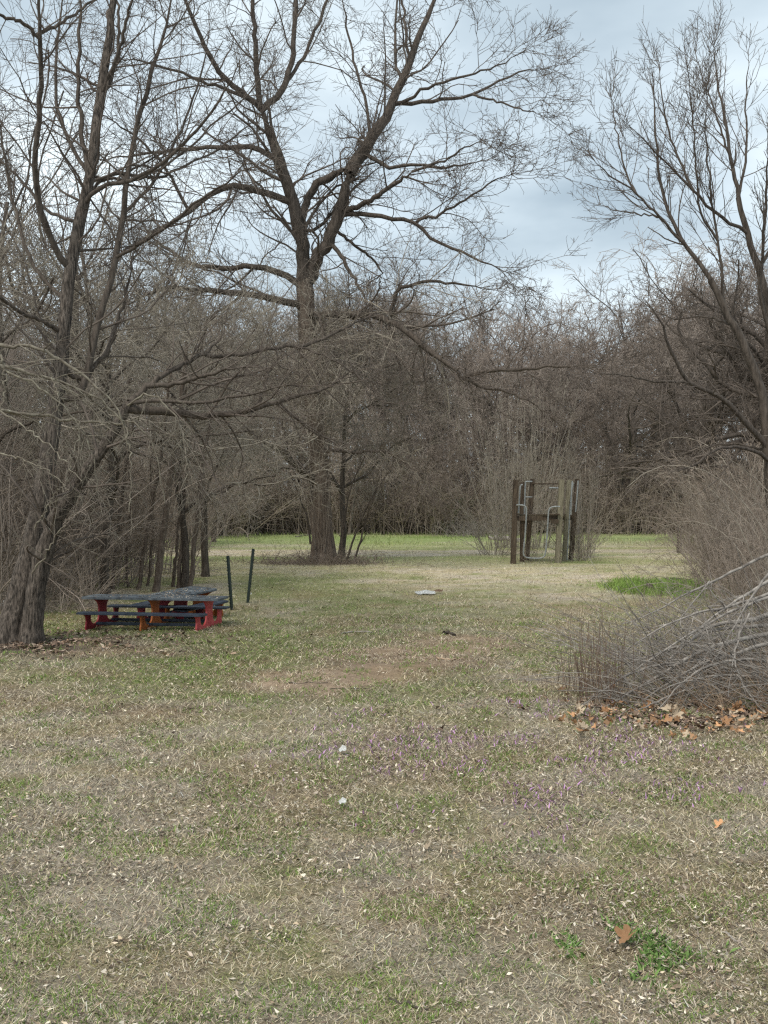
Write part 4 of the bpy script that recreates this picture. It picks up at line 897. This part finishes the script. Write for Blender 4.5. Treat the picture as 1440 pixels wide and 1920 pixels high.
def stems(name, n, centre, lens, rad, lean, dirx, mat, label, cat, seed, kind='stuff', twig=None, grav=0.1, wander=0.06):
    r_ = np.random.default_rng(seed); x, y = centre(n, r_); z = gz(x, y)
    p0 = np.stack([x, y, z - 0.01], 1); d = unit(np.stack([r_.normal(dirx, lean, n), r_.normal(0, lean, n), np.ones(n)], 1))
    P = walk(p0, d, r_.uniform(*lens, n), 7, wander, 0.0, r_, grav); R = taper(rad, rad * 0.45, 7)[None] * r_.uniform(0.6, 1.3, n)[:, None]
    P[:, :, 2] = np.maximum(P[:, :, 2], gz(P[:, :, 0], P[:, :, 1]) + 0.003)
    t = [(P, R, 3)]
    if twig: a = grow(P, R, r_, twig[0], twig[1], 0.6, 4, 0.12, 0.02, 0.6, 0.004, 0.0018, 0.2); t.append((*a, 3))
    o = link(name, tubes_mesh(name, t), M[mat]); return tag(o, label, cat, kind=kind)
def pile_area(n, r_):
    y = r_.uniform(8.8, 12.0, n); t = r_.random(n)**0.7; x0 = 2.1 + 0.16 * (y - 8.8)**1.2; return x0 + (0.42 * y + 0.6 - x0) * t, y
stems('pile_brush', 600, pile_area, (0.15, 0.5), 0.003, 0.9, -0.8, 'twig_brown', 'tangle of thin dead stems filling the brush pile', 'brush', 401, twig=(4.0, (0.1, 0.4)), grav=0.2, wander=0.16)
stems('pile_brush_pale', 420, pile_area, (0.5, 1.7), 0.006, 0.6, -1.7, 'dead_wood', 'pale fallen twigs lying through the brush pile', 'brush', 402, twig=(3.0, (0.1, 0.4)), grav=0.12, wander=0.11)
stems('dry_grass', 1000, lambda n, r_: ((lambda y: (r_.uniform(0.28, 0.45, n) * y, y))(r_.uniform(8.7, 11.5, n))), (0.15, 0.55), 0.0028, 0.6, -0.3, 'weed', 'dry tan grass standing at the right end of the brush pile', 'grass', 403, grav=0.25)
stems('upright_stalks', 115, lambda n, r_: (r_.normal(1.92, 0.19, n), r_.normal(9.4, 0.25, n)), (0.18, 0.85), 0.0034, 0.13, 0.0, 'stalk', 'clump of upright dry weed stalks left of the brush pile', 'weeds', 404, twig=(3, (0.05, 0.2)), grav=0.0, wander=0.05)
stems('back_weeds', 260, lambda n, r_: ((lambda y: (0.25 * y + r_.uniform(0, 1.8, n), y))(r_.uniform(11, 17.5, n))), (0.25, 0.75), 0.0035, 0.3, 0.0, 'twig_brown', 'dry weeds standing behind the brush pile beside the green grass', 'weeds', 405, twig=(4, (0.1, 0.35)), grav=0.05)
stems('left_brush', 1100, lambda n, r_: ((lambda y: (-0.33 * y + r_.uniform(-3.2, 0.9, n), y))(r_.uniform(16.5, 22, n))), (0.5, 1.5), 0.006, 0.7, 0.0, 'twig_brown', 'tangle of dead brush behind the leaning left tree', 'brush', 406, twig=(2.5, (0.2, 0.7)), grav=0.3)
stems('pecan_debris', 700, lambda n, r_: (r_.normal(-1.95, 1.05, n), r_.normal(30.6, 0.7, n)), (0.15, 0.7), 0.008, 0.9, 0.0, 'twig_brown', 'low heap of fallen twigs round the foot of the pecan', 'brush', 407, twig=(2.5, (0.2, 0.6)), grav=0.5)
stems('far_brush_heap', 160, lambda n, r_: (r_.normal(4.9, 0.9, n), r_.normal(56, 0.6, n)), (0.6, 1.6), 0.012, 0.9, 0.0, 'dead_wood', 'heap of cut branches at the far edge of the lawn left of the tower', 'brush', 408, twig=(1.5, (0.3, 0.8)), grav=0.3)
stems('far_floor_weeds', 1800, lambda n, r_: (r_.uniform(-26, 26, n), r_.uniform(59, 68, n)), (0.4, 1.5), 0.009, 0.4, 0.0, 'twig_brown', 'dry weeds under the bushes at the far edge of the lawn', 'weeds', 409, grav=0.1)
stems('tower_weeds', 40, lambda n, r_: (r_.normal(4.75, 0.55, n), r_.normal(31.2, 0.5, n)), (0.25, 0.9), 0.006, 0.3, 0.0, 'twig_brown', 'dry weeds growing between the posts of the play tower', 'weeds', 410, grav=0.1, twig=(2, (0.2, 0.5)))

def around(cx, cy, rx, ry):
    def f(x, y, rng): return rng.random(len(x)) < np.exp(-1.6 * (((x - cx) / rx)**2 + ((y - cy) / ry)**2)) * sst(fbm(x * 3, y * 3, 91, 2), 0.3, 0.6)
    return f
BROWN = [(0.28, 0.19, 0.13), (0.36, 0.26, 0.19), (0.22, 0.15, 0.11), (0.44, 0.35, 0.27), (0.15, 0.10, 0.075)]
litter('leaf_drift', 40000, 11, 16, (0.03, 0.07), (0.3, 0.6), BROWN, 'brown leaf litter round the foot of the leaning left tree', 601, around(-4.5, 13.2, 1.9, 1.3))
litter('pile_leaf_drift', 30000, 7.6, 11, (0.03, 0.08), (0.3, 0.7), BROWN + [(0.42, 0.24, 0.13)], 'broken brown leaves sunk in the grass along the brush pile', 602, around(2.9, 8.75, 1.4, 0.75), 0.52)

# evergreen shrubs at the foot of the wood
M['evergreen'] = mat_noise('evergreen_leaf', (0.035, 0.05, 0.02), (0.10, 0.125, 0.05), (4, 4, 4), 0.6)
def evergreen(px, D, h, wd, label, seed):
    r_ = np.random.default_rng(seed); b = ground_at(px, D); root = empty('evergreen_shrub', b, label, 'shrub', 'evergreen shrubs at the wood edge')
    P, R, A, Bq = shrub(seed, 16, (h * 0.6, h * 1.1), 0.35, 0.10, 0.02, 0.02, 0.8, 0.006, wd * 0.3)
    link('trunk', tubes_mesh('trunk', [(P, R, 5), (*A, 3)]), M['bark'], root)
    pts = np.concatenate([A[0].reshape(-1, 3), Bq[0].reshape(-1, 3), Bq[0].reshape(-1, 3)]); pts = pts[r_.random(len(pts)) < 0.75]; n = len(pts)
    c = pts + r_.normal(0, 0.05, (n, 3)); u = unit(r_.normal(size=(n, 3))); v = unit(np.cross(u, r_.normal(size=(n, 3)))); l = r_.uniform(0.03, 0.07, n)[:, None]
    V = np.stack([c - u * l, c - v * l * 0.45, c + u * l, c + v * l * 0.45], 1).reshape(-1, 3); i = np.arange(n)[:, None] * 4
    link('crown', mesh_raw('crown', V, i + np.array([[0, 1, 2, 3]])), M['evergreen'], root)
evergreen(842, 59.5, 2.3, 1.6, 'dark green leafy shrub at the far edge of the lawn, left of the tower', 701)
evergreen(880, 61.0, 3.0, 1.8, 'taller dark green shrub behind the heap of cut branches', 702)
evergreen(690, 62.0, 1.6, 1.6, 'low dark green shrub at the far edge right of the pecan', 703)

# sticks on the lawn
for p, w0, w1, lab, mt in (
  ([(536, 1284), (575, 1283), (620, 1284)], 0.012, 0.006, 'thin dark stick lying on the bare earth', 'bark_dark'),
  ([(618, 1294), (655, 1293), (690, 1292)], 0.009, 0.005, 'thin stick at the front edge of the bare earth', 'bark_dark'),
  ([(1360, 1755), (1375, 1768), (1395, 1780)], 0.012, 0.008, 'short grey twig in the grass at lower right', 'dead_wood'),
  ([(1230, 1790), (1265, 1800), (1305, 1832)], 0.010, 0.005, 'thin forked twig beside the big tan leaf', 'dead_wood'),
  ([(735, 1885), (770, 1895), (805, 1905)], 0.012, 0.007, 'dark twig at the bottom edge of the lawn', 'bark_dark'),
  ([(820, 1240), (845, 1243), (868, 1240)], 0.03, 0.015, 'yellow-brown curled strip lying on the bare earth', 'weed'),
  ([(830, 1192), (843, 1190), (852, 1195)], 0.05, 0.04, 'small dark lump of wood behind the bare earth', 'bark_dark'),
  ([(20, 1208), (60, 1205), (105, 1204), (120, 1198)], 0.02, 0.010, 'pale stick lying at the foot of the leaning tree', 'twig_pale'),
  ([(640, 1192), (665, 1189), (700, 1190)], 0.025, 0.015, 'grey stick lying in the grass beyond the bare earth', 'dead_wood'),
  ([(1240, 1092), (1262, 1086), (1290, 1090), (1310, 1100)], 0.09, 0.06, 'short dark log lying at the back of the bright green grass', 'bark_dark'),
  ([(920, 1012), (950, 1014), (975, 1016)], 0.22, 0.16, 'grey rotten log lying at the far edge left of the tower', 'dead_wood'),
  ([(555, 1008), (575, 1005), (590, 995)], 0.10, 0.05, 'pale fallen branch on the grass left of the pecan trunk', 'twig_pale')):
    G = np.array([gp(*q) for q in p]); G[:, 2] = gz(G[:, 0], G[:, 1]) + w0 * 0.4
    P = np.stack([np.interp(np.linspace(0, 1, 12), np.linspace(0, 1, len(G)), G[:, k]) for k in range(3)], 1) + rng.normal(size=(12, 3)) * w0 * 0.25
    R = taper(w0 / 2, w1 / 2, 12); R[0] *= 0.6; R[-1] *= 0.3
    tag(link('fallen_stick', tubes_mesh('fallen_stick', [(P[None], R[None], 7, 0.12)], P[0]), M[mt], loc=P[0]), lab, 'stick', 'sticks lying on the lawn')
# stump in the green grass
def stump():
    b = gp(1214, 1108); P = np.stack([np.array([b[0] + 0.02 * k, b[1], -0.05 + 0.065 * k]) for k in range(5)]); P[4] = P[3] + [0.01, 0, 0.004]
    R = np.array([0.13, 0.10, 0.085, 0.075, 0.004])
    tag(link('tree_stump', tubes_mesh('tree_stump', [(P[None], R[None], 14, 0.2)], b), M['bark_rough'], loc=b), 'small grey stump in the bright green grass', 'stump')
stump()
# small sapling far right with bushy head
P = trace([(1271, 1036), (1271, 1000), (1270, 960), (1268, 920)], 37.5, 37.5, 12, rng, 0.006); R = taper(0.05, 0.025, 12)
P2 = trace([(1276, 1036), (1276, 1000), (1280, 965), (1286, 930)], 37.5, 37.2, 12, rng, 0.006)
PP = np.stack([P, P2]); RR = np.stack([R, R * 0.8])
a = grow(PP, RR, rng, 6, (0.5, 1.6), 0.95, 6, 0.14, 0.0, 0.5, 0.016, 0.007, 0.45, grav=0.1); b = grow(*a, rng, 4, (0.2, 0.8), 0.8, 4, 0.18, 0, 0.6, 0.008, 0.0055)
build_tree('sapling', P[0], 'small two-stemmed sapling standing alone in front of the right thicket', 'sapling', [(P, R), (P2, R * 0.8)], [], [(*a, 3), (*b, 3)], (M['bark'], M['bark'], M['twig_pale']), sides=(8, 5), bark=0.05)
# white scrap board, paper bits
def scrap(px, py, sx, sy, label, name, bend=0.02, mat='white', rz=0.2, cat='litter'):
    b = gp(px, py); bm = bmesh.new(); n = 6; vs = {}
    for i in range(n + 1):
        for j in range(4):
            u, v = i / n - 0.5, j / 3 - 0.5
            vs[i, j] = bm.verts.new((u * sx * (1 - 0.3 * abs(v)), v * sy * (1 + 0.2 * math.sin(i * 2.0)), bend * math.sin(3.0 * u + 2 * v) + bend * 0.6 * math.cos(5 * v + i)))
    for i in range(n):
        for j in range(3): bm.faces.new((vs[i, j], vs[i + 1, j], vs[i + 1, j + 1], vs[i, j + 1]))
    r_ = bmesh.ops.solidify(bm, geom=list(bm.faces), thickness=0.004)
    o = bm_obj(name, bm, M[mat], None); o.location = (b[0], b[1], float(gz(b[0], b[1])) + bend + 0.03); o.rotation_euler = (0.08, 0.03, rz)
    return tag(o, label, cat)
scrap(797, 1115, 0.42, 0.30, 'white scrap of board lying flat in the middle of the lawn', 'white_board', 0.015)
scrap(818, 1113, 0.32, 0.05, 'pale splinter leaning on the white scrap of board', 'splinter', 0.02, 'weed', -0.5)
scrap(642, 1417, 0.055, 0.06, 'crumpled white paper scrap among the purple weeds', 'paper_scrap', 0.012)
scrap(642, 1516, 0.045, 0.05, 'small white scrap lying in the lawn below the purple weeds', 'paper_scrap', 0.008)
scrap(3, 1140, 0.16, 0.10, 'white plastic scrap behind the leaning tree at the left edge', 'plastic_scrap', 0.04)

# --- big lobed leaves
M['leaf_tan'] = mat_noise('dry_leaf', (0.36, 0.18, 0.085), (0.52, 0.31, 0.17), (30, 30, 30), 0.8, 0.2, obj_random=0.5)
M['leaf_pale'] = mat_noise('pale_dry_leaf', (0.36, 0.27, 0.18), (0.52, 0.42, 0.31), (30, 30, 30), 0.8, 0.2, obj_random=0.2)
def leaf_mesh(seed):
    r_ = random.Random(seed); bm = bmesh.new(); pts = []
    for k in range(31):
        a = -math.pi * 0.92 + 2 * math.pi * 0.92 * k / 30
        rad = 0.42 + 0.40 * abs(math.cos(a * 2.5))**1.5 * (1 - 0.25 * abs(a) / math.pi) + 0.06 * math.cos(a * 17) + r_.uniform(-0.03, 0.03)
        pts.append((rad * math.sin(a), rad * math.cos(a)))
    curl, cx = r_.uniform(0.6, 1.8), r_.uniform(-0.4, 0.4)
    def z(x, y): return curl * (x * 0.8 + y * 0.5 * cx)**2 + r_.uniform(-0.03, 0.03) + 0.18 * math.sin(3 * y + seed) * abs(x)
    c = bm.verts.new((0, 0, 0)); inner = [bm.verts.new((x * 0.5, y * 0.5, z(x * 0.5, y * 0.5))) for x, y in pts]; outer = [bm.verts.new((x, y, z(x, y))) for x, y in pts]
    for k in range(30):
        bm.faces.new((c, inner[k], inner[k + 1])); bm.faces.new((inner[k], outer[k], outer[k + 1], inner[k + 1]))
    s0 = bm.verts.new((-0.015, -0.35, 0.02)); s1 = bm.verts.new((0.015, -0.35, 0.02)); s2 = bm.verts.new((0.03, -1.1, 0.15)); s3 = bm.verts.new((0.0, -1.1, 0.15)); bm.faces.new((s0, s1, s2, s3))
    me = bpy.data.meshes.new('fallen_leaf'); bm.to_mesh(me); bm.free(); return me
LM = [leaf_mesh(s) for s in range(6)]
LMt = [(m.copy(), m) for m in LM]
for a, b in LMt: a.materials.append(M['leaf_tan']); b.materials.append(M['leaf_pale'])
def leaf(px, py, size, label, group=None, pale=False, tilt=0.4, lift=0.02):
    b = gp(px, py); o = bpy.data.objects.new('fallen_leaf', LMt[random.randrange(6)][1 if pale else 0]); col.objects.link(o)
    o.location = (b[0], b[1], float(gz(b[0], b[1])) + lift); o.scale = (size,) * 3
    o.rotation_euler = (random.uniform(-tilt, tilt) - 0.1, random.uniform(-tilt, tilt), random.uniform(0, 6.28))
    return tag(o, label, 'leaf', group)
random.seed(12)
leaf(1177, 1782, 0.065, 'large tan lobed leaf alone in the green weeds of the foreground', tilt=0.5, lift=0.045)
leaf(1350, 1556, 0.045, 'orange-brown leaf lying in the lawn at right below the brush pile'); leaf(797, 1600, 0.04, 'pale brown leaf lying in the lawn near the middle foreground', pale=True)
LG_ = 'dry leaves at the foot of the brush pile'
for i in range(150):
    t = random.random(); px = 1050 + 400 * t; py = 1334 + 14 * math.sin(px * 0.02) + random.gauss(10, 17)
    if 1290 < px < 1345 and random.random() < 0.5: continue
    leaf(px, py, random.uniform(0.03, 0.075), 'dry curled leaf among the leaves drifted at the foot of the brush pile', LG_, random.random() < 0.5, 1.0, random.uniform(0.0, 0.06))
# --- purple-flowered weeds and leafy weeds
def pur_keep(x, y, rng):
    d = np.sqrt(((x - 1.05) / 1.35)**2 + ((y - 7.6) / 1.5)**2); k = fbm(x * 2.2, y * 2.2, 501, 3)
    d2 = np.sqrt(((x - 1.7) / 1.2)**2 + ((y - 5.9) / 1.0)**2)
    return rng.random(len(x)) < np.clip(0.55 * (1 - sst(d, 0.3, 1.7)) * sst(k, 0.40, 0.62) + 0.22 * (1 - sst(d2, 0.3, 1.1)) * sst(k, 0.5, 0.65), 0, 1)
def pur_col(x, y, rng):
    k = rng.random(len(x))[:, None]; v = rng.uniform(0.6, 1.3, len(x))[:, None]
    return np.where(k < 0.40, np.array([[0.50, 0.27, 0.52]]), np.where(k < 0.7, np.array([[0.20, 0.13, 0.14]]), np.array([[0.14, 0.17, 0.07]]))) * v
blades('purple_weeds', 60000, 4.6, 10, (0.015, 0.045), (0.005, 0.010), (0.05, 0.9), pur_col, 'low purple-flowered weeds spread across the middle of the lawn', 'weeds', 502, pur_keep, gain=0.3)
def wk(cx, cy, r):
    def f(x, y, rng): return rng.random(len(x)) < 0.9 * np.exp(-(np.hypot((x - cx) * 0.75, (y - cy)) / (r * 0.85))**2) * sst(fbm(x * 8, y * 8, 77, 3), 0.38, 0.56)
    return f
q = gp(1165, 1790)
blades('leafy_weed', 90000, 3.7, 4.6, (0.02, 0.05), (0.007, 0.014), (0.2, 1.3), lambda x, y, r: np.array([[0.13, 0.215, 0.06]]) * r.uniform(0.5, 1.5, len(x))[:, None], 'green leafy weed patch round the big tan leaf', 'weeds', 503, wk(q[0], q[1], 0.19))
n_tri = sum(len(m.loop_triangles) if m.loop_triangles else sum(1 for _ in ()) for m in bpy.data.meshes)
print('TRIS', sum(int(sum(p.loop_total - 2 for p in m.polygons)) for m in bpy.data.meshes if len(m.polygons) < 2000) + sum(2 * len(m.polygons) for m in bpy.data.meshes if len(m.polygons) >= 2000))
